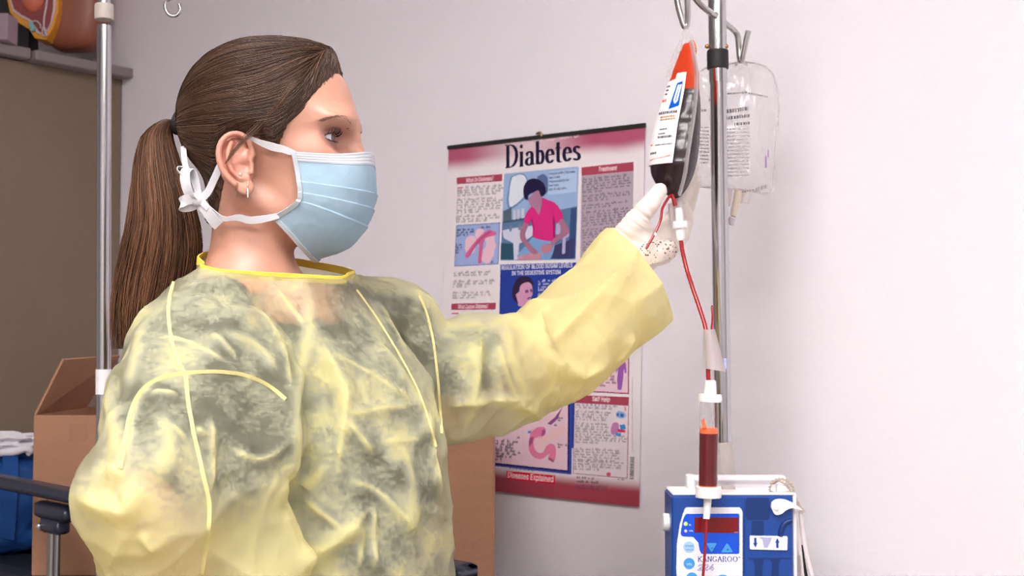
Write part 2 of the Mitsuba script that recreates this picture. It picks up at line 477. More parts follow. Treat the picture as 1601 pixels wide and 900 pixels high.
rl = put(bed + '__side_rail', tilt(bbed(-0.55, s_end, -0.024, 0.024, rz - 0.017, rz + 0.005, 0.010)), 'rail_plastic', 40, label='dark blue plastic side rail')
for s in (-0.045, 0.38, 0.8):
    put(rl + '__bracket', tilt(cat(bbed(s - .052, s + .052, -.018, .018, rz - .055, rz - .024, .012), bbed(s - .03, s + .03, -.016, .016, rz - .078, rz - .05, .008))), 'rail_plastic', 40)
    put(rl + '__post', tilt(tube([B(s - .008, 0, rz - .07), B(s - .02, -.005, 0.75)], 0.0085, 14)), 'worn_steel', 40, label='steel post')
    put(rl + '__post', tilt(tube([B(s + .010, 0, rz - .07), B(s - .002, -.005, 0.75)], 0.0055, 12)), 'worn_steel', 40, label='thin steel post')
    put(rl + '__bolt', tilt(trimesh.creation.icosphere(2, 0.0055).apply_translation(B(s - .022, .018, rz - .066))), 'chrome', True)
for s in (-0.5, s_end - 0.05):
    for v in (-0.50, -0.08):
        lg = put(bed + '__leg', tube([B(s, v, 0.745), B(s, v, 0.12)], 0.018, 14), 'worn_steel', 40)
        put(lg + '__wheel', lathe([(0, .02), (0, .055), (.1, .06), (.9, .06), (1, .055), (1, .02)], B(s, v - .014, 0.06), B(s, v + .014, 0.06), 20), 'bed_vinyl', 30)

def carton_fn(p, n, uv):
    g = noise(p.x * 420, p.y * 420, p.z * 420)
    s = noise(p.z * 120, p.x * 4, p.y * 4)
    return mikit.mix((0.345, 0.175, 0.105), (0.39, 0.205, 0.125), fbm(p.x * 9, p.y * 9, p.z * 9, 3)) * (0.92 + 0.10 * g + 0.05 * s)
scene['carton'] = {'type': 'twosided', 'b': {'type': 'principled', 'base_color': mikit.proc(carton_fn), 'roughness': 0.75, 'specular': 0.2}}
mat('carton_tape', (0.33, 0.165, 0.09), 0.35, 0.5)
def open_box(name, x0, x1, y0, y1, z0, z1, label, flaps):
    k = thing(name, label, 'box')
    t = 0.004
    put(k + '__front_panel', bbox(x0, x1, y0, y0 + t, z0, z1, .0008), 'carton')
    put(k + '__back_panel', bbox(x0, x1, y1 - t, y1, z0, z1), 'carton')
    put(k + '__side_panel', bbox(x0, x0 + t, y0 + t, y1 - t, z0, z1), 'carton')
    put(k + '__side_panel', bbox(x1 - t, x1, y0 + t, y1 - t, z0, z1), 'carton')
    put(k + '__bottom_panel', bbox(x0 + t, x1 - t, y0 + t, y1 - t, z0, z0 + t), 'carton')
    for f in flaps:
        put(k + '__flap', f, 'carton', label='open flap')
    return k
def slab(q, n, t=0.004):
    q = np.array(q, float)
    return hull(np.vstack([q, q + unit(n) * t]))
bx0, by0, bx1 = P(53, 650, 2.36)[0], 2.36, P(53, 650, 2.36)[0] + 0.40
bz0, bz1 = 0.887, P(100, 649, 2.36)[2]
by1 = 2.66
bx = open_box('cardboard_box', bx0, bx1, by0, by1, bz0, bz1, 'open brown cardboard box with a raised flap, on the stretcher in front of the cabinet',
    [slab([arr(bx0 + .001, by0 + .008, bz1), arr(bx0 + .001, by1 - .01, bz1), P(188, 556, by1 - .02), P(100, 562, by0 + .03)], (-1, 0, .4)),
     slab([arr(bx1, by0, bz1), arr(bx1, by1, bz1), arr(bx1 + .10, by1 - .02, bz1 - .07), arr(bx1 + .10, by0 + .02, bz1 - .07)], (0.6, 0, 1))])
put(bx + '__tape', bbox(P(108, 670, by0)[0], P(136, 670, by0)[0], by0 - .0006, by0, P(120, 689, by0)[2], P(120, 662, by0)[2]), 'carton_tape', label='patch of brown tape')
cx1 = P(770, 800, 1.95)[0]
cz1 = P(760, 652, 1.95)[2]
open_box('cardboard_box', cx1 - 0.36, cx1, 1.95, 2.26, 0.887, cz1, 'plain brown cardboard box on the stretcher below the poster, behind the nurse',
    [slab([arr(cx1 - .36, 2.255, cz1), arr(cx1 - .002, 2.255, cz1), arr(cx1 - .03, 2.29, cz1 + .004), arr(cx1 - .33, 2.29, cz1 + .004)], (0, 0, 1)),
     slab([arr(cx1 - .36, 1.952, cz1), arr(cx1 - .36, 2.25, cz1), arr(cx1 - .40, 2.22, cz1 - .06), arr(cx1 - .40, 1.97, cz1 - .06)], (-1, 0, .5))])

def cloth_blob(c, r, seed, amp, n=4, flat=None):
    m = trimesh.creation.icosphere(n)
    v = np.array(m.vertices)
    e = np.sign(v) * np.abs(v) ** 0.7
    e = e + v * (meshkit.fbm(v * 2.2 + seed, 3, seed)[:, None] - 0.5) * amp
    v = e * r + c
    if flat is not None:
        v[:, 2] = np.maximum(v[:, 2], flat)
    return trimesh.Trimesh(v, m.faces, process=False)
bagc = arr(-1.075, 2.655, 0.985)
bg = thing('blue_bag', 'royal blue fabric bag on the stretcher left of the open cardboard box', 'bag')
put(bg + '__body', cloth_blob(bagc, arr(0.125, 0.11, 0.108), 5, 0.3, flat=0.8865), mat('blue_fabric', (0.006, 0.052, 0.21), 0.7, 0.3, sheen=0.3), True)
put(bg + '__strap', ribbon(spline([bagc + arr(.05, -.105, -.06), bagc + arr(.06, -.12, 0), bagc + arr(.06, -.115, .06), bagc + arr(.04, -.07, .108)], 16), (1, 0, 0), 0.03, 0.002), 'blue_fabric')
put('white_cloth', cat(cloth_blob(bagc + arr(-.01, -.02, .133), arr(0.085, 0.06, 0.016), 9, 0.9), tube(spline([P(-10, 706, 2.59), P(20, 706, 2.58), P(40, 701, 2.58), P(48, 704, 2.585), P(44, 709, 2.59)], 20), np.linspace(.009, .006, 20), 8)),
    mat('white_cotton', (0.66, 0.63, 0.68), 0.9), True, label='crumpled white cloth lying on the blue bag', category='cloth')

# ---------------------------------------------------------------- wall poster
PO = 0.006
TL, TR, BR, BL = (onwall(*q, PO) for q in ((701.5, 231), (1008, 196), (999, 792), (682, 757.5)))
def pq(a, b):
    """Poster coordinates (0..1 from its upper left corner) to the wall plane."""
    return TL + (TR - TL) * a + (BL - TL) * b + (TL - TR + BR - BL) * a * b
st = np.array([TL, TR, BR, BL])

def plate(poly, off, th=0.00012):
    """A flat printed shape (shapely, in wall coordinates) lying off metres before the wall."""
    out = []
    for g in getattr(poly, 'geoms', [poly]):
        if g.area > 1e-9:
            m = trimesh.creation.extrude_polygon(g, th, engine='earcut')
            out.append(trimesh.Trimesh(from_wall(m.vertices[:, :2], off) + m.vertices[:, 2:] * EN, m.faces, process=False))
    return cat(*out)

def pxpoly(pts, smooth_n=0):
    q = np.array([onwall(x, y, PO) for x, y in pts])
    if smooth_n:
        q = spline(np.vstack([q, q[:1]]), smooth_n)[:-1]
    p = Polygon(q)
    return p if p.is_valid else p.buffer(0)

def text_geo(s, bold=True, slant=0.0):
    """Lettering as a shapely outline, capitals one unit tall from the origin."""
    m = meshkit.text_mesh(s, 1.0, 0.01, bold)
    top = m.faces[m.face_normals[:, 2] > 0.9]
    g = unary_union([Polygon(m.vertices[f][:, :2]).buffer(1e-4) for f in top])
    if slant:
        g = affinity.skew(g, xs=slant, origin=(0, 0))
    return g

def serif_geo(s, nib=(0.185, 0.04)):
    """Roman lettering drawn with a broad nib along skeleton strokes, with thin serifs."""
    def arc(cx, cy, rx, ry, a0, a1, n=18):
        t = np.radians(np.linspace(a0, a1, n))
        return np.stack([cx + rx * np.cos(t), cy + ry * np.sin(t)], 1)
    x = 0.62
    A = lambda *p: np.array(p, float)
    G = {
        'D': ([A((.16, 0), (.16, 1)), np.vstack([A((.16, .98), (.3, .98)), arc(.32, .5, .36, .48, 90, -90), A((.16, .02))])], [(.02, .3, 0), (.02, .3, 1)], .76),
        'i': ([A((.14, 0), (.14, x))], [(.02, .26, 0), (.03, .14, x)], .30),
        'a': ([np.vstack([arc(.24, x - .17, .15, .15, 160, 0), A((.39, .12), (.42, .03), (.5, .04))]), np.vstack([A((.39, .36)), arc(.22, .17, .16, .16, 90, 330)])], [], .52),
        'b': ([A((.12, .03), (.12, 1)), arc(.27, x / 2, .17, x / 2 - .02, 150, -150, 26)], [(.0, .12, 1)], .52),
        'e': ([np.vstack([A((.08, .36), (.42, .36)), arc(.25, x / 2, .18, x / 2 - .02, 10, 320, 30)])], [], .50),
        't': ([np.vstack([A((.14, .84), (.14, .14)), arc(.24, .12, .10, .11, 180, 290, 8)])], [(.0, .3, x - .02)], .34),
        's': ([np.vstack([arc(.2, x - .16, .12, .14, 25, 210, 14), arc(.2, .16, .14, .145, 70, -150, 16)])], [], .40),
        'K': ([A((.12, 0), (.12, 1)), A((.62, 1), (.16, .42)), A((.28, .55), (.62, 0))], [(.02, .24, 0), (.02, .24, 1), (.52, .74, 1), (.52, .76, 0)], .74),
        'A': ([A((.06, 0), (.36, 1)), A((.36, 1), (.66, 0)), A((.16, .34), (.56, .34))], [(.0, .16, 0), (.56, .76, 0)], .74),
        'N': ([A((.1, 0), (.1, 1)), A((.1, 1), (.6, 0)), A((.6, 0), (.6, 1))], [(.0, .2, 0), (.0, .14, 1), (.5, .7, 1)], .74),
        'G': ([np.vstack([arc(.4, .5, .32, .48, 50, 310, 26), A((.64, .12), (.64, .42))])], [(.5, .74, .42)], .80),
        'R': ([A((.12, 0), (.12, 1)), np.vstack([A((.12, .98), (.3, .98)), arc(.32, .75, .2, .23, 90, -90, 12), A((.12, .52))]), A((.32, .52), (.62, 0))], [(.02, .24, 0), (.02, .14, 1), (.54, .74, 0)], .70),
        'O': ([arc(.42, .5, .33, .48, 0, 360, 36)], [], .86),
    }
    out, at = [], 0.0
    nb = affinity.scale(Point(0, 0).buffer(0.5, 8), nib[0], nib[1])
    for ch in s:
        strokes, serifs, adv = G[ch]
        g = []
        for q in strokes:
            pcs = [affinity.translate(nb, *c) for c in q]
            g += [unary_union([pcs[i], pcs[i + 1]]).convex_hull for i in range(len(pcs) - 1)]
        g += [sbox(a - .02, y - .018, b + .02, y + .018) for a, b, y in serifs]
        if ch == 'i':
            g.append(Point(.13, .86).buffer(.085))
        if ch == 'a':
            g.append(Point(.11, x - .17).buffer(.05))
        if ch == 't':
            g.append(Polygon([(.0, x - .02), (.16, .88), (.2, x - .02)]))
        out += [affinity.translate(q, at, 0) for q in g]
        at += adv + .06
    return unary_union(out)

def on_line(geo, p0, p1, hpx):
    """Fits a lettering outline on the baseline from pixel p0 to pixel p1, capitals hpx pixels tall."""
    a, b = onwall(*p0, PO), onwall(*p1, PO)
    up = onwall(p0[0], p0[1] - hpx, PO) - a
    x0, _, x1, _ = geo.bounds
    ex = (b - a) / (x1 - x0)
    return affinity.affine_transform(geo, [ex[0], up[0], ex[1], up[1], a[0] - ex[0] * x0, a[1] - ex[1] * x0])

def writing(p0, p1, n_lines, px_step, hpx, ragged=0.15, seed=1, last=0.6):
    """Rows of print too small to read: word-sized dashes of uneven height. p0, p1: ends of the first baseline in pixels."""
    r = np.random.default_rng(seed)
    out = []
    for k in range(n_lines):
        a, b = np.array(p0, float) + (0, k * px_step), np.array(p1, float) + (0, k * px_step)
        a[0] -= k * px_step * 0.03
        b[0] -= k * px_step * 0.02
        L = np.linalg.norm(b - a)
        stop = last if k == n_lines - 1 else 1 - ragged * r.random()
        x = 0.0
        while x < L * stop:
            w = hpx * (0.8 + 2.6 * r.random())
            n = max(1, int(w / (hpx * 0.55)))
            for j in range(n):
                c = a + (b - a) / L * (x + j * hpx * 0.55)
                e = (b - a) / L * hpx * 0.36
                hh = hpx * (0.75 + 0.5 * (r.random() < 0.3))
                out.append(pxpoly([c, c + e, c + e + (0, -hh), c + (0, -hh)]))
            x += w + hpx * 0.7
    from shapely.geometry import MultiPolygon
    return MultiPolygon([g for g in out if g.geom_type == 'Polygon'])

def poster_fn(p, n, uv):
    d = mi.Point3f(p) - mi.Point3f(*WO.tolist())
    s = d.x * EU[0] + d.y * EU[1]
    w, h = float(TR[0] - TL[0]), float(TL[1] - BL[1])
    a = (s - float(TL[0])) / w
    ztop = float(TL[1]) + (float(TR[1]) - float(TL[1])) * a
    zbot = float(BL[1]) + (float(BR[1]) - float(BL[1])) * a
    b = (ztop - p.z) / (ztop - zbot)
    wob = 0.012 * noise(a * 9, 2.0)
    top = 1 - mikit.smoothstep(0.022 + wob, 0.068 + wob, b)
    gap = mikit.smoothstep(0.0, 0.35, dr.abs(a - 0.42))
    top = top * (0.35 + 0.65 * gap)
    bot = mikit.smoothstep(0.925, 0.965, b)
    c = mikit.mix((0.80, 0.735, 0.76), (0.42, 0.09, 0.16), top)
    return mikit.mix(c, (0.36, 0.055, 0.085), bot)
scene['poster_print'] = {'type': 'twosided', 'b': {'type': 'principled', 'base_color': mikit.proc(poster_fn), 'roughness': 0.28, 'specular': 0.35}}
po = thing('wall_poster', 'diabetes information poster hanging on the wall behind the outstretched arm', 'poster')
put(po + '__sheet', cat(plate(Polygon(st), PO - 0.001, 0.001)), 'poster_print', label='white poster sheet with maroon bands')
put(po + '__top_rail', plate(Polygon([pq(-.003, -.006), pq(1.003, -.006), pq(1.003, .005), pq(-.003, .005)]), PO - 0.002, 0.005), mat('rail_black', (0.02, 0.018, 0.02), 0.3), label='black top rail')
hk = onwall(846, 211, PO)
put(po + '__hanger', cat(tube(from_wall(spline([hk + (-.012, .0035), hk + (-.006, .0055), hk + (0, .0045), hk + (.004, -.001)], 14), .006), .0018, 8), tube(from_wall(spline([hk + (-.006, .003), hk + (.001, .0028), hk + (.003, -.003)], 10), .008), .0014, 8)),
    mat('brass', (0.45, 0.33, 0.18), 0.35, metallic=1.0), 40, label='small brass hanger')

LAY = [PO + 0.0002]
def ink(name, poly, c, lift=1, label=None):
    """Flat print; separate pictures become separate parts, lettering stays one part."""
    gs = [g for g in getattr(poly, 'geoms', [poly]) if g.area > 1e-9]
    fine = 'lettering' in name or name == 'barcode'
    for part in ([poly] if fine or len(gs) == 1 else gs):
        put(po + '__' + name, plate(part, PO + 0.00018 * lift), flatmat(c), label=label, kind='stuff' if fine and len(gs) > 1 else None)

R_BAR, GREY = (168, 72, 92), (138, 128, 140)
ink('title_lettering', on_line(serif_geo('Diabetes'), (790, 262.5), (908.5, 250), 35.5), (38, 32, 58), 3)
ink('heading_lettering', on_line(text_geo('A GUIDE TO THE TREATMENT OF', True), (793, 227.5), (907, 214), 6.5), (238, 205, 218), 3)
# headings
ink('heading_bar', pxpoly([(714, 277.5), (785.5, 272), (785, 283), (714.5, 288)]), R_BAR)
ink('heading_lettering', on_line(text_geo('What Is Diabetes?', True, 10), (729, 285), (772, 281.5), 6.3), (240, 215, 222), 2)
ink('heading_bar', pxpoly([(909.5, 261.5), (990.5, 253), (990.5, 267), (909.5, 274.5)]), R_BAR)
ink('heading_lettering', on_line(text_geo('Treatment', True, 10), (936, 268), (965, 265.5), 7), (242, 215, 222), 2)
ink('heading_bar', pxpoly([(706, 474.5), (775.5, 473), (775, 483.5), (705.5, 484.5)]), R_BAR)
ink('heading_lettering', on_line(text_geo('What Causes Diabetes?', True, 10), (716.5, 482.3), (763.5, 481.3), 6.2), (240, 215, 222), 2)
ink('heading_bar', pxpoly([(898.5, 617), (983.5, 620.5), (983, 633), (898.5, 628.5)]), R_BAR)
ink('heading_lettering', on_line(text_geo('Self Help', True, 10), (926, 626.5), (954, 628), 7.5), (245, 222, 228), 2)
# left column print
for k, (p0, p1, n, h, sd, last) in enumerate([((715.5, 295), (785, 291), 4, 3.2, 3, .9), ((714.5, 314), (784, 310), 6, 3.2, 5, .55), ((713.5, 340), (782, 337), 3, 3.2, 7, .7),
        ((709.5, 428), (777, 425.5), 2, 3.2, 9, .8), ((709, 441.5), (776, 439.5), 3, 3.2, 11, .35), ((708, 459), (775, 457.5), 3, 3.0, 13, .5), ((706.5, 499.5), (775, 499.5), 2, 3.2, 15, .9), ((706, 511.5), (772, 511.5), 2, 3.2, 17, .9)]):
    ink('body_lettering', writing(p0, p1, n, 4.05, h, .12, sd, last), GREY)
ink('red_lettering', pxpoly([(715.6, 295), (724, 294.5), (724, 292.3), (715.6, 292.8)]).union(pxpoly([(706.5, 491), (717, 490.8), (717, 488.6), (706.5, 488.8)])), (205, 90, 90), 2)
# artery diagram
ink('diagram_panel', pxpoly([(713.5, 352), (782, 347.5), (779.5, 413), (710.5, 416.5)]), (92, 96, 150))
ink('diagram_panel', pxpoly([(714.5, 353), (781, 348.6), (778.6, 412), (711.6, 415.3)]), (158, 174, 220), 2)
ink('diagram_cells', unary_union([pxpoly([(x + r * 1.0 * math.cos(a), y + r * 1.15 * math.sin(a)) for a in np.linspace(0, 2 * np.pi, 18)[:-1]]) for x, y, r in ((737, 379, 9.5), (735, 388, 8), (751, 366, 8), (766, 372, 8), (768, 384, 8), (764, 395, 9), (761, 403, 8))]), (230, 190, 208), 3)
ink('diagram_vessel', pxpoly([(730, 404), (728, 398), (738, 384), (748, 372), (762, 360), (770, 360), (777, 365), (770, 369), (760, 372), (756, 380), (754, 395), (753, 410), (748, 410), (749, 392), (749, 381), (742, 388), (735, 400)], 60), (208, 104, 150), 4)
ink('diagram_vessel', pxpoly([(732, 401), (742, 385), (752, 372), (764, 362), (769, 363), (757, 371), (748, 380), (738, 394)], 40), (184, 78, 126), 5)
ink('body_lettering', unary_union([writing((715, 361), (742, 359), 3, 4.2, 3, .1, 21, .6), writing((713, 384), (722, 383.5), 4, 4, 2.6, .1, 22, .8), writing((752, 357), (779, 355), 1, 4, 2.6, .1, 23), writing((768, 411), (777, 410.5), 1, 4, 2.6)]), (70, 72, 110), 6)
# central picture: a person in a pink shirt in a bathroom
ink('picture_ground', pxpoly([(788.5, 271.5), (905, 260), (900, 406), (782.5, 407.5)]), (150, 176, 214))
ink('picture_dado', pxpoly([(785.5, 347), (903, 322), (899.5, 404.5), (783.5, 406)]), (92, 122, 158), 2)
ink('picture_floor', pxpoly([(783.5, 380), (805, 381), (804, 406), (783, 406)]), (50, 84, 104), 3)
ink('picture_floor', pxpoly([(866, 384), (899, 372), (899, 404), (862, 405)]), (62, 62, 104), 3)
ink('picture_floor', pxpoly([(893, 326), (902, 324), (899.5, 403), (888, 404)]), (60, 80, 124), 3)
ink('picture_mirror', pxpoly([(799, 276), (812, 271), (820, 273), (826, 282), (828, 302), (800, 327), (793, 317), (796, 290)], 40), (108, 138, 176), 3)
ink('picture_mirror', pxpoly([(801, 277), (812, 273), (820, 275), (825, 285), (826, 300), (801, 323), (796, 314), (798, 291)], 40), (218, 224, 236), 4)
ink('picture_shelf', pxpoly([(786, 346), (828, 338), (828, 343), (786, 349)]), (70, 92, 112), 4)
ink('picture_shelf', pxpoly([(787, 330), (800, 324), (800, 344), (787, 347)]), (88, 104, 120), 4)
ink('picture_bottle', unary_union([pxpoly([(x, 344 - (x - 803) * .2), (x + 4, 343 - (x - 803) * .2), (x + 4, 328 - (x - 803) * .2), (x, 329 - (x - 803) * .2)]) for x in (803, 809, 816)]), (198, 200, 212), 5)
ink('picture_sink', pxpoly([(786, 360), (800, 357), (838, 352), (842, 362), (822, 376), (812, 381), (811, 406), (804, 406), (803, 380), (788, 372)]), (206, 204, 226), 5)
ink('picture_sink', unary_union([pxpoly([(797, 353), (801, 352), (801, 361), (797, 362)]), pxpoly([(811, 350), (815, 349.5), (815, 359), (811, 360)])]), (120, 132, 158), 6)
ink('picture_shade', pxpoly([(840, 276), (850, 272), (857, 280), (856, 300), (846, 302)], 30), (92, 108, 150), 3)
ink('picture_pipe', unary_union([pxpoly([(878, 368), (891, 364), (890, 370), (878, 374)]), pxpoly([(880, 372), (885, 371), (884, 396), (879, 397)]), pxpoly([(870, 350), (878, 345), (876, 368), (869, 366)])]), (176, 168, 204), 4)
ink('caption_panel', pxpoly([(858, 268.5), (902.5, 264), (901.5, 300), (857, 304.5)]), (176, 198, 230), 4)
for k, (s, x1) in enumerate((('People with Diabetes', 900), ('have to take', 876), ('responsibility for', 891), ('their own', 874), ('day-to-day care.', 886))):
    y = 273.5 + k * 6.1
    ink('caption_lettering', on_line(text_geo(s, True, 8), (858.5, y), (x1, y - (x1 - 858) * .09), 3.8), (60, 58, 108), 5)
ink('picture_skirt', pxpoly([(833, 371), (848, 374), (864, 376), (868, 380), (865, 396), (858, 405), (846, 405), (838, 396), (812, 402), (810, 398), (822, 384)], 50), (124, 160, 206), 6)
ink('picture_thigh', pxpoly([(809, 406), (812, 400), (838, 394), (847, 396), (846, 406)]), (196, 140, 158), 7)
ink('picture_arm', pxpoly([(820, 348), (827, 351), (822, 364), (824, 374), (834, 386), (841, 392), (840, 397), (832, 396), (822, 384), (814, 372), (815, 358)], 50), (166, 112, 138), 8)
ink('picture_arm', pxpoly([(874, 346), (881, 342), (890, 358), (890, 364), (872, 378), (864, 384), (862, 378), (874, 366), (878, 360)], 50), (166, 112, 138), 8)
ink('picture_hand', pxpoly([(846, 392), (847, 385), (856, 381), (864, 384), (862, 392), (853, 396)], 30), (184, 124, 146), 9)
ink('picture_shirt', pxpoly([(832, 322), (838, 326), (843, 335), (848, 320), (848, 309), (856, 312), (868, 317), (878, 330), (881, 342), (872, 349), (868, 346), (868, 360), (869, 374), (862, 377), (848, 375), (834, 370), (834, 358), (831, 344), (828, 350), (820, 348), (823, 334)], 90), (212, 50, 128), 7)
ink('picture_shirt_crease', unary_union([pxpoly([(866, 330), (868, 346), (869, 372), (866, 372), (865, 348)]), pxpoly([(831, 344), (834, 358), (834, 369), (836, 358), (833, 342)])]), (166, 30, 100), 8)
ink('picture_face', pxpoly([(826, 312), (836, 301), (843, 297), (846, 304), (848, 312), (847, 322), (843, 336), (838, 327), (831, 322)], 40), (170, 122, 150), 8)
ink('picture_hair', pxpoly([(820, 308), (819, 300), (820, 291), (825, 283), (834, 279), (844, 281), (851, 287), (854, 296), (853, 303), (847, 307), (843, 298), (836, 300), (827, 305), (826, 312), (822, 311)], 60), (40, 34, 66), 9)
# blue panel
ink('digestion_panel', pxpoly([(782.5, 413.5), (901, 410), (899, 700), (776.5, 700)]), (46, 66, 152))
ink('panel_lettering', on_line(text_geo('REGULATION OF BLOOD SUGAR LEVELS', True), (784.3, 421.6), (895.5, 417.5), 6.6), (225, 222, 240), 2)
ink('panel_lettering', on_line(text_geo('IN THE DIGESTIVE SYSTEM', True), (800.3, 430), (876.5, 428), 6.2), (225, 222, 240), 2)
ink('picture_hair', pxpoly([(807, 473), (802, 465), (801, 455), (805, 441), (813, 433), (824, 432), (832, 437), (833.5, 446), (826, 443), (816, 446), (813, 458), (812, 472)], 50), (52, 40, 66), 2)
ink('picture_face', pxpoly([(812, 456), (815, 445), (826, 441), (832, 446), (833, 458), (831, 464), (829, 470), (822, 478), (811, 478), (810, 472), (807, 462), (808, 459)], 50), (206, 150, 184), 3)
ink('picture_face_detail', unary_union([pxpoly([(821, 454), (826, 452), (827, 457), (822, 458)]), pxpoly([(824, 466), (831, 463), (830, 466), (825, 468)]), pxpoly([(829, 452), (832.5, 451), (833, 456), (830, 457)])]), (130, 72, 120), 4)
ink('panel_body_lettering', unary_union([writing((842, 441), (873, 439), 4, 4.7, 3.4, .1, 31, .5), writing((841, 462), (870, 460.5), 4, 4.7, 3.4, .1, 33, .5)]), (190, 194, 226), 2)
# treatment column
ink('treatment_panel', pxpoly([(909.5, 274.5), (990.5, 267), (988, 470), (906, 470)]), (176, 160, 172))
for k, (y, n, last) in enumerate(((282, 6, .4), (308, 3, .5), (323, 2, .6), (334, 6, .9), (361, 4, .8), (380, 4, .6))):
    ink('body_lettering', writing((911, y), (988, y - 7.6), n, 4.1, 3.1, .12, 40 + k, last), (116, 104, 120), 2)
# body panel (right), self help panel
ink('body_panel', pxpoly([(888, 480), (984, 480), (983.5, 616), (888, 610.5)]), (140, 40, 90))
ink('body_panel', pxpoly([(889, 481), (982.5, 481), (982, 614), (889, 608.8)]), (232, 200, 212), 2)
ink('body_diagram', unary_union([pxpoly([(963, 585), (964, 573), (966, 567), (969, 560), (975, 560), (979, 570), (980, 583), (977, 583), (975.5, 575), (974.5, 592), (972, 609), (966, 609), (965, 592), (967, 576), (963, 584)]), pxpoly([(966, 552), (974, 552), (974, 562), (966, 562)])]), (156, 96, 176), 3)
ink('body_lettering', writing((931, 589), (961, 590), 4, 4.8, 3.2, .12, 61, .6), (100, 74, 100), 3)
ink('self_help_panel', pxpoly([(898, 628.5), (983.5, 633), (981.3, 748), (895.5, 740)]), (150, 84, 104))
ink('self_help_panel', pxpoly([(899, 629.6), (982.5, 634), (980.3, 746.7), (896.6, 739)]), (226, 214, 222), 2)
for k, (x1, y, n, last) in enumerate(((965, 633.5, 2, .8), (955, 644, 4, .9), (955, 662.5, 4, .9), (979, 679.5, 4, .4), (970, 702.5, 5, .8), (975, 721.5, 4, .5))):
    ink('body_lettering', writing((901 - (y - 633) * .03, y), (x1, y + (x1 - 901) * .045), n, 4.1, 3.0, .12, 70 + k, last), (134, 122, 134), 3)
ink('self_help_picture', unary_union([pxpoly([(963, 646), (968, 642), (977, 645), (979, 650), (974, 654), (965, 652)], 24)]), (150, 178, 222), 3)
ink('self_help_picture', unary_union([pxpoly([(970, 646), (976, 647), (975, 652), (970, 651)]), pxpoly([(964, 647), (968, 645), (968, 650), (965, 650)])]), (62, 96, 170), 4)
ink('self_help_picture', pxpoly([(955, 673), (958, 662), (964, 660), (968, 664), (966, 677), (957, 679)], 24), (190, 128, 176), 3)
ink('self_help_picture', unary_union([pxpoly([(969, 664), (977, 663), (979, 670), (971, 672)]), pxpoly([(962, 676), (972, 677), (970, 681), (963, 681)])]), (70, 140, 204), 4)
ink('self_help_picture', unary_union([pxpoly([(966, 670), (978, 672), (978, 676), (967, 675)]), on_line(text_geo('X', True), (976, 641.5), (980, 641.7), 6)]), (214, 60, 92), 5)
ink('self_help_picture', pxpoly([(952 + 3.6 * math.cos(a), 741 + 3.2 * math.sin(a)) for a in np.linspace(0, 2 * np.pi, 14)[:-1]]), (200, 96, 110), 4)
# pancreas panel
ink('pancreas_panel', pxpoly([(760, 560), (896, 560), (893.5, 741.5), (769, 727.5)]), (60, 78, 170), 2)
ink('pancreas_panel', pxpoly([(760, 560), (891.5, 560), (889.5, 737.5), (771, 725)]), (44, 26, 84), 3)
ink('pancreas_panel', pxpoly([(760, 560), (889, 560), (887.5, 735), (771, 722.5)]), (232, 200, 214), 4)
ink('pancreas_duodenum', pxpoly([(830, 676), (840, 668), (852, 668), (853, 678), (846, 684), (838, 684), (835, 690), (836, 700), (842, 707), (850, 706), (854, 698), (861, 693), (868, 697), (870, 706), (867, 720), (858, 716), (860, 709), (855, 712), (848, 717), (838, 716), (829, 707), (827, 694)], 90), (226, 128, 166), 5)
ink('pancreas_duodenum', unary_union([pxpoly([(829, 684), (835, 682), (833, 692), (828, 698), (827.5, 690)]), pxpoly([(848, 672), (853, 670), (853, 678), (847, 682)]), pxpoly([(858, 714), (867, 719), (866, 723), (858, 718)])]), (170, 84, 134), 6)
ink('pancreas_gland', pxpoly([(836, 688), (842, 682), (852, 681), (866, 672), (880, 664), (884, 670), (872, 684), (858, 690), (852, 700), (844, 704), (837, 698)], 50), (236, 196, 200), 5)
ink('pancreas_detail', pxpoly([(856, 662), (868, 652), (880, 636), (872, 655), (862, 664)]), (140, 78, 140), 5)
ink('pancreas_detail', pxpoly([(826, 674), (831, 673), (830, 677), (826, 677)]), (70, 130, 200), 7)
ink('body_lettering', unary_union([writing((776, 690), (806, 692), 7, 4.9, 3.8, .1, 81, .3), writing((809, 685), (821, 686), 1, 4, 3), writing((810, 709), (822, 710), 1, 4, 3), writing((873, 654), (884, 655), 2, 4, 2.8), writing((867, 665.5), (877, 666), 1, 4, 2.8), writing((873, 695.5), (885, 697), 2, 4, 2.8)]), (84, 70, 92), 6)
# foot of the poster
ink('publisher_bar', pxpoly([(792, 735.5), (868, 743), (868, 756.5), (792, 748.5)]), (214, 26, 62), 2)
ink('publisher_lettering', on_line(text_geo('Diseases Explained', True, 8), (794, 746), (866, 753.3), 9), (246, 220, 226), 3)
ink('body_lettering', unary_union([writing((797, 732.5), (860, 739.5), 1, 4, 2.2, .1, 91), writing((902, 747), (945, 750.5), 1, 4, 2.6, .1, 92), writing((902, 753.5), (945, 756.5), 1, 4, 3.4, .1, 93), writing((901.5, 758.5), (975, 764), 1, 4, 2.6, .1, 94), writing((901.5, 763), (977, 769), 1, 4, 2.6, .1, 95), writing((965, 749.5), (981, 751), 1, 3, 2, .1, 96)]), (104, 84, 100), 2)
r_ = np.random.default_rng(5)
bars, yy = [], 714.0
while yy < 748:
    hb = 0.6 + 1.3 * r_.random()
    bars.append(pxpoly([(985.6 - (yy - 714) * .03, yy), (992 - (yy - 714) * .03, yy + .3), (992 - (yy - 714) * .03, yy + hb + .3), (985.6 - (yy - 714) * .03, yy + hb)]))
    yy += hb + 0.5 + 1.1 * r_.random()
ink('barcode', unary_union(bars), (74, 66, 84), 2)
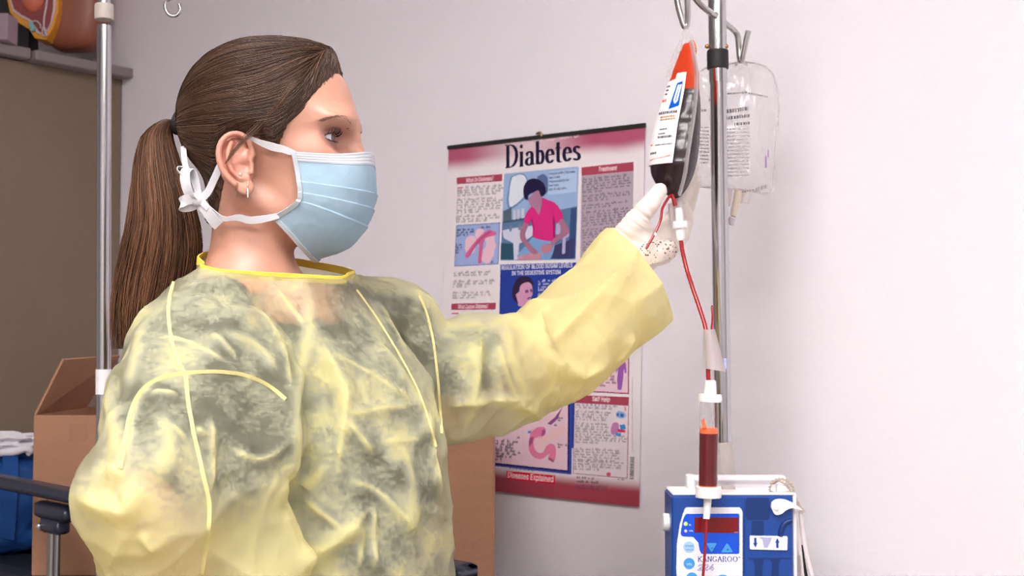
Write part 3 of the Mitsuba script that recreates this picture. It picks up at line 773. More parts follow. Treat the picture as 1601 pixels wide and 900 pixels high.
ink('body_lettering', unary_union([pxpoly([(988.2, y), (989.3, y), (989.3, y + 1.8), (988.2, y + 1.8)]) for y in np.arange(590, 706, 2.9)]), (160, 148, 160), 2)

# ---------------------------------------------------------------- IV poles
mat('polished_steel', (0.52, 0.515, 0.53), 0.14, 0.5, metallic=1.0)
mat('hook_steel', (0.50, 0.49, 0.48), 0.14, 0.5, metallic=1.0)
mat('black_rubber', (0.012, 0.012, 0.013), 0.6)
mat('grey_plastic', srgb(176, 166, 158), 0.5)
mat('white_plastic', (0.78, 0.76, 0.76), 0.35, 0.5)
PY = 1.80
ivp = thing('iv_pole', 'chrome IV pole with black collar that carries the two bags and the blue pump', 'IV pole')
pt, pb = P(1119.5, -90, PY), P(1131, 700, PY)
pdir = (pb - pt) / (pb - pt)[2]
def on_pole(z, dx=0, dy=0):
    return pt + pdir * (z - pt[2]) + arr(dx, dy, 0)
zc0, zc1 = P(1121, 108, PY)[2], P(1121, 79, PY)[2]
put(ivp + '__inner_pole', tube([on_pole(pt[2] + .02), on_pole(zc0 - .02)], 0.0130, 24), 'polished_steel', 40)
put(ivp + '__pole', tube([on_pole(zc0), on_pole(P(1131, 745, PY)[2]), on_pole(0.14)], 0.0121, 24), 'polished_steel', 40)
put(ivp + '__collar', lathe([(0, .0125), (0, .0150), (.06, .0156), (.94, .0156), (1, .0150), (1, .0125)], on_pole(zc0), on_pole(zc1), 28), 'black_rubber', 30, label='black rubber collar')
put(ivp + '__sleeve', lathe([(0, .012), (0, .0145), (.03, .0148), (.97, .0148), (1, .0142), (1, .012)], on_pole(P(1135, 760, PY)[2]), on_pole(P(1134, 691, PY)[2]), 26), mat('clear_grey', srgb(176, 168, 164), 0.2, 0.6), 30, label='pale grey clamp sleeve')
for px in (1105.5, 1135.5):
    put(ivp + '__rivet', trimesh.creation.icosphere(2, 0.0033).apply_translation(P(px, 72.5, PY - .004)), mat('rivet_brass', (0.55, 0.28, 0.10), 0.3, metallic=1.0), True, label='small brass rivet')
hkm = 'hook_steel'
ap = P(1119, 16, PY - .004)
put(ivp + '__hook', cat(tube(spline([P(1120, 24, PY - .013), P(1110, 19, PY - .02), P(1094, 6, PY - .03), P(1080, -12, PY - .035), P(1066, -26, PY - .038), P(1058, -14, PY - .04), P(1060, 8, PY - .04), P(1067, 34, PY - .04), P(1071, 42, PY - .04), P(1074, 36, PY - .04), P(1075, 18, PY - .045), P(1074, -8, PY - .05), P(1073, -22, PY - .05)], 70), 0.0044, 12)), hkm, 40)
put(ivp + '__hook', cat(tube(spline([P(1128, 30, PY), P(1136, 38, PY + .012), P(1147, 47, PY + .025), P(1153, 56, PY + .03), P(1155, 72, PY + .032), P(1156.5, 90, PY + .032), P(1158.5, 95, PY + .032), P(1161, 90, PY + .03), P(1165, 70, PY + .026), P(1170, 48, PY + .022)], 60), 0.0043, 12)), hkm, 40)
for k in range(5):
    a = math.radians(72 * k + 20)
    base = arr(on_pole(0.14)[0], PY, 0)
    lg = put(ivp + '__leg', tube(spline([base + arr(0, 0, .14), base + arr(.12 * math.cos(a), .12 * math.sin(a), .125), base + arr(.25 * math.cos(a), .25 * math.sin(a), .085)], 10), 0.011, 12), 'worn_steel', 40)
    c = base + arr(.25 * math.cos(a), .25 * math.sin(a), .03)
    put(lg + '__caster', cat(lathe([(0, .01), (0, .028), (.1, .03), (.9, .03), (1, .028), (1, .01)], c - arr(-math.sin(a), math.cos(a), 0) * .01, c + arr(-math.sin(a), math.cos(a), 0) * .01, 18), tube([c, c + arr(0, 0, .055)], .006, 8)), 'black_rubber', 30)

LY = 1.87
iv2 = thing('iv_pole', 'chrome IV pole with grey collar standing by the brown cabinet, left of the nurse', 'IV pole')
q0, q1 = P(163, -60, LY), P(162, 600, LY)
ldir = (q1 - q0) / (q1 - q0)[2]
def on_left(z, r=0):
    return q0 + ldir * (z - q0[2])
zl = P(163, 30, LY)[2]
put(iv2 + '__pole', tube([on_left(zl - .01), on_left(P(163, 595, LY)[2]), on_left(.14)], 0.0107, 24), 'polished_steel', 40)
put(iv2 + '__inner_pole', tube([on_left(q0[2] + .03), on_left(zl)], 0.0098, 22), 'polished_steel', 40)
put(iv2 + '__collar', lathe([(0, .010), (0, .0135), (.08, .0143), (.92, .0143), (1, .0135), (1, .009)], on_left(P(163, 31, LY)[2]), on_left(P(163, 7, LY)[2]), 28), 'grey_plastic', 30, label='grey plastic collar')
put(iv2 + '__label', lathe([(0, .0107), (0, .0116), (1, .0116), (1, .0107)], on_left(P(163, 616, LY)[2]), on_left(P(163, 577, LY)[2]), 24), 'white_plastic', 30, label='white wrap-around label')
hy = LY - .06
put(iv2 + '__hook', tube(spline([on_left(q0[2] + .02), P(205, -60, LY - .03), P(255, -45, hy), P(268, -18, hy), P(268, -4, hy), P(260, 2, hy), P(258.5, 13, hy), P(265, 23.5, hy), P(276, 24, hy), P(282, 16, hy), P(280, 6, hy)], 70), 0.0027, 12), hkm, 40)
for k in range(5):
    a = math.radians(72 * k + 50)
    base = arr(on_left(.14)[0], on_left(.14)[1], 0)
    lg = put(iv2 + '__leg', tube(spline([base + arr(0, 0, .14), base + arr(.1 * math.cos(a), .1 * math.sin(a), .12), base + arr(.2 * math.cos(a), .2 * math.sin(a), .08)], 10), 0.010, 12), 'worn_steel', 40)
    c = base + arr(.2 * math.cos(a), .2 * math.sin(a), .028)
    put(lg + '__caster', cat(lathe([(0, .01), (0, .026), (.1, .028), (.9, .028), (1, .026), (1, .01)], c - arr(-math.sin(a), math.cos(a), 0) * .01, c + arr(-math.sin(a), math.cos(a), 0) * .01, 18), tube([c, c + arr(0, 0, .05)], .006, 8)), 'black_rubber', 30)

# ---------------------------------------------------------------- blood bag, seen edge on: a lens section with its near seam towards the camera
BY = 1.745
prof = np.array([   # image row, left outline, near seam, right outline
    (66, 1070, 1076, 1082), (80, 1064, 1079, 1086.5), (100, 1056.5, 1081, 1088.5), (118, 1050, 1083, 1090), (143, 1042, 1083, 1091), (170, 1033, 1081, 1093), (200, 1024.5, 1077, 1093.5),
    (230, 1018.5, 1072, 1092), (255, 1016, 1068, 1088.5), (275, 1020, 1066, 1082), (292, 1030, 1063, 1075.5), (304, 1043, 1060, 1067), (311, 1050, 1056, 1060)], float)
pf = spline(prof, 120)
def bag_point(a, row):
    """A point of the bag's skin: a 0..1 the left face from the near seam to the far seam, 1..2 back along the right face; row is the image row."""
    r = np.interp(row, pf[:, 0], np.arange(len(pf)))
    xl, xs, xr = (np.interp(r, np.arange(len(pf)), pf[:, k]) for k in (1, 2, 3))
    dpt = 0.035 * np.clip(np.interp(row, [60, 110, 260, 312], [.35, .8, 1.0, .25]), 0, 1)
    xf = (xl * .42 + xr * .58)
    s = np.where(a < 1, a, 2 - a)
    side = np.where(a < 1, xl, xr)
    chord = xs + (xf - xs) * s
    peak = side - (xs + (xf - xs) * 0.5)
    px = chord + peak * (np.sin(np.pi * s) ** 0.72)
    Y = BY - dpt + 2 * dpt * s
    z = P(800, 0, BY)[2]
    d = np.stack([(px - 800.5) / FOC, FWD[1] + UPV[1] * (450 - row) / FOC, FWD[2] + UPV[2] * (450 - row) / FOC], -1)
    base = CAM + d * (BY / d[..., 1:2])
    out = base.copy()
    out[..., 1] = Y
    return out
def bag_mesh(r0, r1, n=40, m=56, grow=0.0, caps=True, wrinkle=0.0):
    rows = np.linspace(r0, r1, n)
    a = np.linspace(0, 2, m, endpoint=False)
    V = bag_point(np.broadcast_to(a, (n, m)), np.broadcast_to(rows[:, None], (n, m)))
    c = V.mean(1, keepdims=True)
    V = c + (V - c) * (1 + grow)
    if wrinkle:
        nn = meshkit.fbm(V * arr(28, 28, 50), 3, 4) - 0.5
        V = V + (V - c) / (np.linalg.norm(V - c, axis=-1, keepdims=True) + 1e-6) * nn[..., None] * wrinkle
    g = grid_mesh(V, True)
    if caps:
        v = np.vstack([g.vertices, V[0].mean(0), V[-1].mean(0)])
        j = np.arange(m)
        k = (j + 1) % m
        f = np.vstack([g.faces, np.stack([j, k, np.full(m, n * m)], 1), np.stack([(n - 1) * m + k, (n - 1) * m + j, np.full(m, n * m + 1)], 1)])
        g = trimesh.Trimesh(v, f, process=False)
        if g.volume < 0:
            g.invert()
    return g
scene['blood_dark'] = {'type': 'principled', 'base_color': rgb((0.014, 0.003, 0.007)), 'roughness': 0.16, 'specular': 0.55, 'clearcoat': 0.4, 'clearcoat_gloss': 0.85}
scene['blood_film'] = {'type': 'principledthin', 'base_color': rgb((0.92, 0.13, 0.045)), 'roughness': 0.3, 'spec_trans': 0.25, 'diff_trans': 1.1, 'eta': 1.4}
scene['clear_film'] = {'type': 'blendbsdf', 'weight': 0.14, 'a': {'type': 'thindielectric', 'int_ior': 1.33}, 'b': {'type': 'principledthin', 'base_color': rgb((0.85, 0.83, 0.83)), 'roughness': 0.3, 'diff_trans': 1.0, 'eta': 1.4}}
scene['chamber_film'] = {'type': 'blendbsdf', 'weight': 0.02, 'a': {'type': 'thindielectric', 'int_ior': 1.2}, 'b': {'type': 'principledthin', 'base_color': rgb((0.85, 0.83, 0.83)), 'roughness': 0.3, 'diff_trans': 1.0, 'eta': 1.4}}
scene['clear_edge'] = {'type': 'principledthin', 'base_color': rgb((0.90, 0.86, 0.86)), 'roughness': 0.25, 'spec_trans': 0.6, 'diff_trans': 1.0, 'eta': 1.45}
scene['tube_red'] = {'type': 'principled', 'base_color': rgb((0.30, 0.005, 0.010)), 'roughness': 0.18, 'specular': 0.6, 'clearcoat': 0.5}
scene['milky_plastic'] = {'type': 'principledthin', 'base_color': rgb((0.86, 0.82, 0.82)), 'roughness': 0.3, 'spec_trans': 0.35, 'diff_trans': 1.0, 'eta': 1.4}
bb = thing('blood_bag', 'plastic blood bag with dark red blood and white label, held by the gloved hand', 'blood bag')
put(bb + '__blood', bag_mesh(144, 309, 60, 64, wrinkle=0.0022), 'blood_dark', 60, label='dark red blood filling the bag')
put(bb + '__upper_film', bag_mesh(70, 143.5, 30, 48, caps=False, wrinkle=0.002), 'blood_film', 60, label='orange red blood-stained upper film')
def bag_strip(c0, c1, r0, r1, off, n=24, m=24):
    """A patch of the left face; c0, c1: shares of the way from the left outline (0) to the near seam (1) at the top and bottom row."""
    rows = np.linspace(r0, r1, n)
    V = np.zeros((n, m, 3))
    for i, r in enumerate(rows):
        t = (r - r0) / (r1 - r0)
        lo = c0[0] + (c0[1] - c0[0]) * t
        hi = c1[0] + (c1[1] - c1[0]) * t
        a = np.linspace(lo, hi, m)
        V[i] = bag_point(a, np.full(m, r))
    c = bag_point(np.array([0.5, 1.5]), np.array([(r0 + r1) / 2] * 2)).mean(0)
    g = grid_mesh(V)
    nrm = np.array(g.vertex_normals)
    s = np.sign(((g.vertices - c) * nrm).sum(1).mean())
    return trimesh.Trimesh(g.vertices + nrm * s * off, g.faces if s > 0 else g.faces[:, ::-1], process=False)
def left_share(row, px):
    """The a on the left face that shows at an image column."""
    a = np.linspace(0, 0.55, 400)
    q = bag_point(a, np.full(400, float(row)))
    x = (q[:, 0] / q[:, 1] * FWD[1]) * FOC * 1.0 + 800.5
    d = (q - CAM)
    x = d[:, 0] / (d @ FWD) * FOC + 800.5
    return float(np.interp(-px, -x, a))
def on_label(poly, off, name, color, lab=None):
    """A printed shape given in pixels of the photograph where it sits on the label, laid on the label's curved face."""
    out = []
    for g in getattr(poly, 'geoms', [poly]):
        if g.area < 1e-6:
            continue
        m = trimesh.creation.extrude_polygon(g.segmentize(4), 1.0, engine='earcut')
        top = m.faces[m.face_normals[:, 2] > .9]
        q = m.vertices[:, :2]
        V = np.array([bag_point(np.array(left_share(y, x)), np.array(y)) for x, y in q])
        mm = trimesh.Trimesh(V, top, process=False)
        mm.remove_unreferenced_vertices()
        V = np.array(mm.vertices)
        V += unit(arr(-0.75, -0.66, 0)) * off
        out.append(trimesh.Trimesh(V, mm.faces, process=False))
    return put(name, cat(*out), flatmat(color), label=lab, kind='stuff' if len(out) > 1 else None)
lab_rows = np.linspace(118, 259, 40)
lab_right = np.interp(lab_rows, [118, 150, 172, 200, 230, 259], [1074.5, 1070, 1065.5, 1060, 1056, 1052])
lab_top = np.interp(lab_rows, [118, 126, 127, 200, 259], [1060, 1056.5, 0, 0, 0])
V = np.zeros((40, 22, 3))
for i, (r, xr, xt) in enumerate(zip(lab_rows, lab_right, lab_top)):
    a1 = left_share(r, xr)
    a0 = left_share(r, xt) if xt else 0.68
    V[i] = bag_point(np.linspace(a0, a1, 22), np.full(22, r))
g = grid_mesh(V)
nrm = np.array(g.vertex_normals)
if nrm[:, 0].mean() > 0:
    g.invert()
    nrm = -nrm
lb = put(bb + '__label', trimesh.Trimesh(g.vertices + nrm * 0.0016, g.faces, process=False), mat('label_paper', (0.76, 0.73, 0.74), 0.5), True, label='white paper label')
on_label(Polygon([(1060.5, 134), (1069, 132), (1063, 170), (1046.5, 174)]), .0022, lb + '__emblem', (20, 92, 196), 'blue printed square')
u_ = unary_union([LineString([(1063, 138), (1056, 161)]).buffer(1.5), LineString([(1066.5, 138), (1060, 162)]).buffer(1.4), LineString([(1056, 161), (1057, 165), (1060, 162)]).buffer(1.4)])
on_label(u_, .0026, lb + '__emblem_letter', (232, 232, 242), 'white letter on the blue square')
def rows_on_label(rows, color, nm, seed):
    r = np.random.default_rng(seed)
    out = []
    for y, x0, x1, h in rows:
        x = x0
        while x < x1 - 1:
            w = min(1.2 + 3.0 * r.random(), x1 - x)
            out.append(Polygon([(x, y), (x + w, y - .3), (x + w, y - .3 - h), (x, y - h)]))
            x += w + .9
    on_label(unary_union(out), .0022, nm, color)
rows_on_label([(138, 1044.5, 1049, 2.5), (144, 1043, 1048, 2.5), (150, 1041.5, 1046, 2.5), (181, 1032, 1060, 4.0), (206, 1033, 1044, 2), (213, 1031, 1043, 2), (219, 1030, 1052, 3.4), (230, 1026, 1052, 1.6), (243, 1018.5, 1029, 3.2)], (98, 90, 104), lb + '__lettering', 3)
rows_on_label([(187, 1034, 1058, 2.6), (191, 1034, 1057, 2.4)], (176, 140, 96), lb + '__lettering', 4)
rows_on_label([(161, 1037, 1043, 4), (229, 1019, 1022, 2)], (232, 110, 84), lb + '__lettering', 5)
on_label(Polygon([(1018, 251), (1050, 246.3), (1050, 247.8), (1018, 252.5)]), .0022, lb + '__lettering', (236, 110, 100))
# clear rim: seam, hanging tab and ports
seam = np.array([bag_point(np.array(0.0), np.array(r)) for r in np.linspace(70, 306, 60)])
put(bb + '__seam', ribbon(seam + arr(0, -.004, 0), (.25, -1, 0), 0.010, 0.0022), 'clear_edge', 30, label='clear welded seam')
put(bb + '__hanging_tab', ribbon([P(1072.5, 40, PY - .045), P(1073.5, 52, BY + .006), P(1075, 64, BY), P(1076, 80, BY - .006)], (1, 0, 0), [.006, .009, .017, .024], 0.0012), 'clear_film', 30, label='clear hanging tab')
put(bb + '__margin', ribbon(spline([P(1067, 62, BY), P(1058, 84, BY), P(1051, 104, BY), P(1047, 122, BY)], 14), (1, 0.3, 0), np.linspace(.006, .012, 14), 0.001), 'clear_film', 30, label='clear margin film')
put(bb + '__port', tube(spline([P(1081, 64, BY + .004), P(1084, 72, BY + .004), P(1086, 84, BY + .004)], 8), [.0036, .004, .004, .0042, .0042, .004, .0036, .003], 12), mat('port_orange', (0.75, 0.16, 0.05), 0.3), 40, label='orange port stub')
hgl = BY - .006
put(bb + '__port_tube', tube(spline([P(1051, 303, hgl), P(1053.5, 312, hgl), P(1056, 322, hgl)], 10), 0.0031, 12), 'tube_red', 40, label='red outlet tube')
put(bb + '__pigtail_tube', tube(spline([P(1047, 306, BY - .01), P(1036, 325, BY - .028), P(1033, 343, BY - .036), P(1027, 358, BY - .04), P(1018, 375, BY - .043), P(1010, 389, BY - .045)], 40), 0.0019, 10), 'tube_red', 40, label='thin red pigtail tube')
put(bb + '__tube_ring', tube([P(1025.4, 364, BY - .041), P(1023.2, 368.5, BY - .041)], 0.0028, 12), 'white_plastic', 40, label='white ring')
for a, b, r in (((1062, 305), (1066, 348), .0048), ((1049, 318), (1050, 345), .004)):
    put(bb + '__port_sheath', tube([P(*a, BY + .002), P(*b, BY + .004)], r, 14, cap=False), 'milky_plastic', 40, label='milky plastic port')

# ---------------------------------------------------------------- saline bag behind the pole
SY = 1.872
sal = thing('saline_bag', 'clear plastic saline bag with grey print hanging behind the IV pole', 'saline bag')
out_px = np.array([(1088, 150), (1090, 120), (1100, 108), (1118, 103), (1140, 100), (1157, 97), (1176, 98), (1196, 104), (1208, 116), (1215, 140), (1217, 175), (1213, 225), (1210, 270), (1209, 297), (1203, 303), (1188, 301), (1165, 297), (1130, 294), (1100, 292), (1082, 288), (1078, 260), (1084, 200)], float)
op = spline(np.vstack([out_px, out_px[:1]]), 121)[:-1]
oc = arr(1152, 205)
pil = []
L_ = 14
for k in range(L_ + 1):
    s = 1 - (k / L_) ** 1.0
    pil.append((s, math.sqrt(max(0, 1 - s ** 2.6))))
def pillow(sign, thick=0.016):
    V = np.zeros((L_ + 1, len(op), 3))
    for i, (s, hgt) in enumerate(pil):
        q = oc + (op - oc) * max(s, 1e-3)
        wr = meshkit.fbm(np.stack([q[:, 0] * .05, q[:, 1] * .012, np.zeros(len(q))], 1), 3, 8) - .5
        for j, (x, y) in enumerate(q):
            V[i, j] = P(x, y, SY) + arr(0, sign * (thick * hgt + .010 * wr[j] * hgt), 0)
    return grid_mesh(V, True)
f1, f2 = pillow(-1), pillow(1)
if f1.vertex_normals[:, 1].mean() > 0:
    f1.invert()
if f2.vertex_normals[:, 1].mean() < 0:
    f2.invert()
film = put(sal + '__film', cat(f1, f2), 'clear_film', True)
put(sal + '__rim', tube(np.array([P(x, y, SY) for x, y in np.vstack([op, op[:1]])]), 0.0016, 8, cap=False), 'clear_edge', 40, label='welded rim')
r_ = np.random.default_rng(2)
def sprint(rows, color, seed, nm='__lettering'):
    r = np.random.default_rng(seed)
    out = []
    for x0, y0, x1, y1, h in rows:
        L = x1 - x0
        x = 0
        while x < L:
            w = min(1.0 + 3 * r.random(), L - x)
            y = y0 + (y1 - y0) * x / L
            q = [(x0 + x, y), (x0 + x + w, y), (x0 + x + w, y - h), (x0 + x, y - h)]
            def hit(px, py):
                s = max(np.hypot((px - oc[0]) / 66, (py - oc[1]) / 98), 0)
                return P(px, py, SY - .0175 * math.sqrt(max(0.05, 1 - min(s, 1) ** 2.6)) - .006)
            v = np.array([hit(*c) for c in q])
            out.append(trimesh.Trimesh(v, [[0, 2, 1], [0, 3, 2]], process=False))
            x += w + 1
    put(sal + nm, cat(*out), flatmat(color), kind='stuff')
lines = [(1137, 148, 1165, 146, 3), (1165, 146, 1200, 153, 3), (1108, 158, 1111, 158, 3), (1094, 175, 1105, 174, 4)]
sprint(lines, (150, 144, 146), 4)
sprint([(1136, 177, 1170, 172, 6), (1136, 187, 1172, 183, 5), (1148, 196, 1172, 194, 4)], (118, 112, 116), 5)
sprint([(1094, 200 + k * 5.5, 1108, 200.5 + k * 5.5, 2.2) for k in range(11)] + [(1136, 203 + k * 5.6, 1170 + (k % 3), 202 + k * 5.6, 2.2) for k in range(14)], (168, 160, 162), 6)
sprint([(1196, 262, 1199, 262, 18), (1200, 246, 1202, 246, 12)], (160, 132, 170), 7)
sprint([(1160, 301, 1180, 298, 3), (1181, 300, 1199, 293, 6)], (140, 134, 136), 8)
put(sal + '__hanging_tab', tube(spline([P(1150, 103, SY), P(1155, 95, PY + .034), P(1160, 94, PY + .034), P(1168, 102, SY)], 14), .0018, 8), 'clear_edge', 40)
pp = put(sal + '__port', tube(spline([P(1156, 298, SY), P(1151, 318, SY), P(1146, 338, SY)], 10), np.linspace(.0075, .0048, 10), 14, cap=False), mat('port_cream', srgb(206, 192, 176), 0.35, 0.5), 40, label='cream port')
put(pp + '__cap', tube([P(1145, 340, SY), P(1142.5, 351, SY)], .0052, 14), mat('cap_grey', srgb(190, 182, 190), 0.4), 40)
put(sal + '__port', tube([P(1140, 296, SY), P(1137, 322, SY)], .005, 12, cap=False), 'milky_plastic', 40)
put(sal + '__port', tube([P(1168, 299, SY), P(1165, 318, SY)], .006, 12, cap=False), 'milky_plastic', 40)

# ---------------------------------------------------------------- infusion set: connector, tube, tag, drip chamber
IY, CY = 1.735, 1.674
ivs = thing('infusion_set', 'red infusion line with white connector and drip chamber, from blood bag to pump', 'infusion line')
put(ivs + '__connector', cat(lathe([(0, .0048), (.5, .0052), (1, .0050)], P(1061, 325, IY), P(1063, 350, IY)), lathe([(0, .009), (.0, .0102), (.3, .0108), (.8, .0108), (1, .0098), (1, .005)], P(1063.2, 346, IY), P(1063.6, 357, IY)),
    lathe([(0, .0066), (.8, .006), (1, .004)], P(1063.5, 357, IY), P(1064.5, 376, IY))), 'white_plastic', 35, label='white spike connector')
put(ivs + '__tube', tube(spline([P(1064.5, 374, IY), P(1067, 392, IY), P(1073, 418, IY - .004), P(1083, 450, 1.714), P(1094, 482, 1.700), P(1103, 512, 1.686), P(1107, 545, CY), P(1107, 575, CY), P(1108, 600, CY)], 70), 0.0030, 12), 'tube_red', 40)
put(ivs + '__tube', tube(spline([P(1107, 556, CY), P(1109, 538, CY + .01), P(1112, 518, CY + .03), P(1114, 498, CY + .05), P(1113, 478, CY + .06)], 30), 0.0016, 10), 'tube_red', 40)
put(ivs + '__tag', thicken(grid_mesh(np.array([[P(1101.5 + a * (15) + b * (-3 + a * 20), 515 + b * (60 + a * 6), CY + .004 - .012 * a * (1 - a) * 4 - .002 * a) for a in np.linspace(0, 1, 9)] for b in np.linspace(0, 1, 9)])), .0012), 'milky_plastic', 30, label='milky plastic tag')
put(ivs + '__clamp', cat(bbox(P(1128, 0, CY)[0], P(1133, 0, CY)[0], CY + .003, CY + .009, P(0, 578, CY)[2], P(0, 560, CY)[2], .0012)), mat('clamp_blue', srgb(170, 178, 220), 0.4), 30, label='pale blue clamp end')
dch = put(ivs + '__drip_chamber', lathe([(0, .0128), (.30, .0127), (.62, .0132), (.64, .0136), (.66, .0130), (1, .0122)], P(1107, 765, CY), P(1109, 626, CY), 30), 'chamber_film', 40, label='clear drip chamber')
put(dch + '__cap', cat(lathe([(0, .0125), (0, .0155), (.55, .0158), (1, .0150), (1, .011)], P(1110, 628, CY), P(1110.5, 616, CY), 30), lathe([(0, .0085), (.9, .0075), (1, .006)], P(1110.5, 617, CY), P(1111, 594, CY), 24)), 'white_plastic', 35, label='white upper cap')
put(dch + '__cap', cat(lathe([(0, .0125), (0, .0172), (.5, .0176), (1, .0168), (1, .012)], P(1107.5, 777, CY), P(1107.5, 760, CY), 30), tube([P(1106.5, 778, CY), P(1104.5, 811, CY - .004)], [.0056, .0044], 16)), 'white_plastic', 35, label='white lower cap and stem')
scene['blood_chamber'] = {'type': 'principled', 'base_color': rgb((0.10, 0.003, 0.007)), 'roughness': 0.3, 'specular': 0.3}
put(dch + '__blood', lathe([(0, .0115), (0, .0118), (.98, .0121), (1, .0119), (1, .006)], P(1107, 760, CY), P(1108.2, 676, CY), 30), 'blood_chamber', 35, label='dark red blood')
put(dch + '__foam', cat(lathe([(0, .0115), (0, .0121), (.85, .0119), (1, .0105)], P(1108.2, 677, CY), P(1108.3, 668.5, CY), 30), lathe([(0, .011), (0, .0119), (1, .0119), (1, .01)], P(1107, 761.5, CY), P(1107, 758.5, CY), 24),
    hull(np.array([P(1098, 669, CY - .0115), P(1105, 669, CY - .0125), P(1100, 652, CY - .0112), P(1097, 658, CY - .010), P(1098, 669, CY - .009), P(1104, 668, CY - .01)]))), mat('foam_orange', (0.80, 0.14, 0.04), 0.35), 35, label='orange foam')
put(ivs + '__tube', tube(spline([P(1104.6, 808, CY - .004), P(1103, 840, 1.672), P(1101.5, 870, 1.676), P(1099, 905, 1.678), P(1097, 960, 1.68)], 24), 0.0019, 10), 'tube_red', 40)

# ---------------------------------------------------------------- feeding pump
FY = 1.700
def Q(px, py, dy=0.0):
    return P(px, py, FY + dy)
def qz(py):
    return Q(800, py)[2]
def qx(px):
    return Q(px, 800)[0]
def face(poly, out, back=0.0, r=0):
    """A flat outline (pixels, on the pump's front plane) standing out of the front by `out`."""
    pts = poly if isinstance(poly, (list, np.ndarray)) else list(poly.exterior.coords)
    return frontal(pts, FY - out, FY + back)
def rounded(pts, r):
    return Polygon(pts).buffer(-r).buffer(r, 6)
scene['pump_blue'] = {'type': 'principled', 'base_color': rgb((0.006, 0.052, 0.27)), 'roughness': 0.38, 'specular': 0.5}
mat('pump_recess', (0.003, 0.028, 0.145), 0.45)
mat('panel_blue', (0.006, 0.075, 0.60), 0.35)
mat('button_blue', (0.055, 0.30, 0.66), 0.35)
mat('button_pale', (0.33, 0.55, 0.80), 0.35)
mat('face_white', (0.74, 0.72, 0.76), 0.4)
scene['display_red'] = {'type': 'principled', 'base_color': rgb((0.17, 0.004, 0.006)), 'roughness': 0.2, 'specular': 0.5}
pmp = thing('feeding_pump', 'blue and white enteral feeding pump with red display clamped to the IV pole', 'pump')
x0, x1, z0, z1 = qx(1050), qx(1240), qz(1010), qz(775)
put(pmp + '__housing', bbox(x0, x1, FY, FY + .078, z0, z1, .0025), 'pump_blue', 30, label='blue housing')
put(pmp + '__top_cover', cat(bbox(x0 + .002, x1 + .004, FY + .003, FY + .082, z1, z1 + .0035, .0015), bbox(x1 + .0005, x1 + .006, FY + .004, FY + .08, z0, z1 + .003, .0015)), 'white_plastic', 30, label='white top cover')
hy0 = FY + .052
hd = put(pmp + '__handle', cat(bbox(P(1070, 0, hy0)[0], P(1083, 0, hy0)[0], hy0, hy0 + .02, z1 + .002, P(0, 742.5, hy0)[2], .002), bbox(P(1080, 0, hy0)[0], P(1222, 0, hy0)[0], hy0, hy0 + .02, P(0, 752, hy0)[2], P(0, 744, hy0)[2], .002),
    bbox(P(1083, 0, hy0)[0], P(1214, 0, hy0)[0], hy0 + .012, hy0 + .02, z1, P(0, 748, hy0)[2]), bbox(P(1209, 0, hy0)[0], P(1222, 0, hy0)[0], hy0 - .004, hy0 + .022, z1 + .002, P(0, 745, hy0)[2], .002)), 'face_white', 30, label='white carrying handle')
put(pmp + '__latch_clip', bbox(P(1122, 0, hy0)[0], P(1143, 0, hy0)[0], hy0 - .008, hy0 + .012, z1 + .005, P(0, 762, hy0)[2], .002), 'clear_grey', 30)
put(pmp + '__pole_clamp', cat(bbox(on_pole(1.04)[0] - .026, on_pole(1.04)[0] - .0135, FY + .078, PY + .018, 1.03, 1.08, .003), bbox(on_pole(1.04)[0] + .0135, on_pole(1.04)[0] + .026, FY + .078, PY + .018, 1.03, 1.08, .003)), 'black_rubber', 30)
put(pmp + '__post', cat(bbox(P(1207, 0, FY + .02)[0], P(1222, 0, FY + .02)[0], FY + .012, FY + .026, z1, P(0, 757, FY + .02)[2], .0015)), 'white_plastic', 30)
kx = Q(1050, 816, .03)
put(pmp + '__knob', lathe([(0, .008), (0, .0112), (.1, .0122), (.9, .0122), (1, .0115), (1, .008)], Q(1036, 815.5, .03), arr(x0 + .001, kx[1], kx[2]), 28), 'white_plastic', 30, label='white side knob')
fw = rounded([(1072, 793), (1158, 793), (1161, 800), (1161, 960), (1066, 960), (1060, 930), (1057.5, 890), (1058.5, 850), (1063, 820), (1068, 803)], 5)
fp = put(pmp + '__faceplate', face(fw, .003), 'face_white', label='white front plate')
pb_ = rounded([(1072, 803), (1156, 802.5), (1156, 865.5), (1097, 865.5), (1094, 860), (1092, 848), (1084, 839), (1066, 838), (1064, 833), (1068, 812)], 3)
put(fp + '__control_panel', face(pb_, .0036), 'panel_blue', label='bright blue control panel')
put(fp + '__display', face([(1086, 808.5), (1154.5, 808.5), (1154.5, 833), (1086, 832)], .0042), 'display_red', label='dark red display')
scene['led_green'] = {'type': 'twosided', 'b': {'type': 'diffuse', 'reflectance': rgb((0.5, 0.8, 0.1))}}
put(fp + '__indicator_light', trimesh.creation.icosphere(2, .0026).apply_translation(Q(1072, 818.5, -.0036)), 'led_green', True, emitter={'type': 'area', 'radiance': rgb((0.45, 0.9, 0.08))}, label='lit green indicator')
put(fp + '__indicator_light', trimesh.creation.icosphere(2, .0022).apply_translation(Q(1072, 830, -.0034)), mat('led_pale', (0.70, 0.50, 0.52), 0.4), True, label='pale pink indicator')
def circle(x, y, r, n=26):
    return [(x + r * math.cos(t), y + r * math.sin(t)) for t in np.linspace(0, 2 * np.pi, n, endpoint=False)]
put(fp + '__button', face(circle(1077.2, 854.5, 8.6), .0042), 'button_pale', label='round pale blue button')
put(fp + '__button', face(circle(1077.6, 880.5, 8.6), .0042), 'button_blue', label='round blue button')
put(fp + '__button', face(circle(1082, 903.5, 9), .0042), 'button_blue', label='round blue button below')
put(fp + '__button', face(circle(1130, 912, 14), .0042), 'button_blue', label='large round blue button')
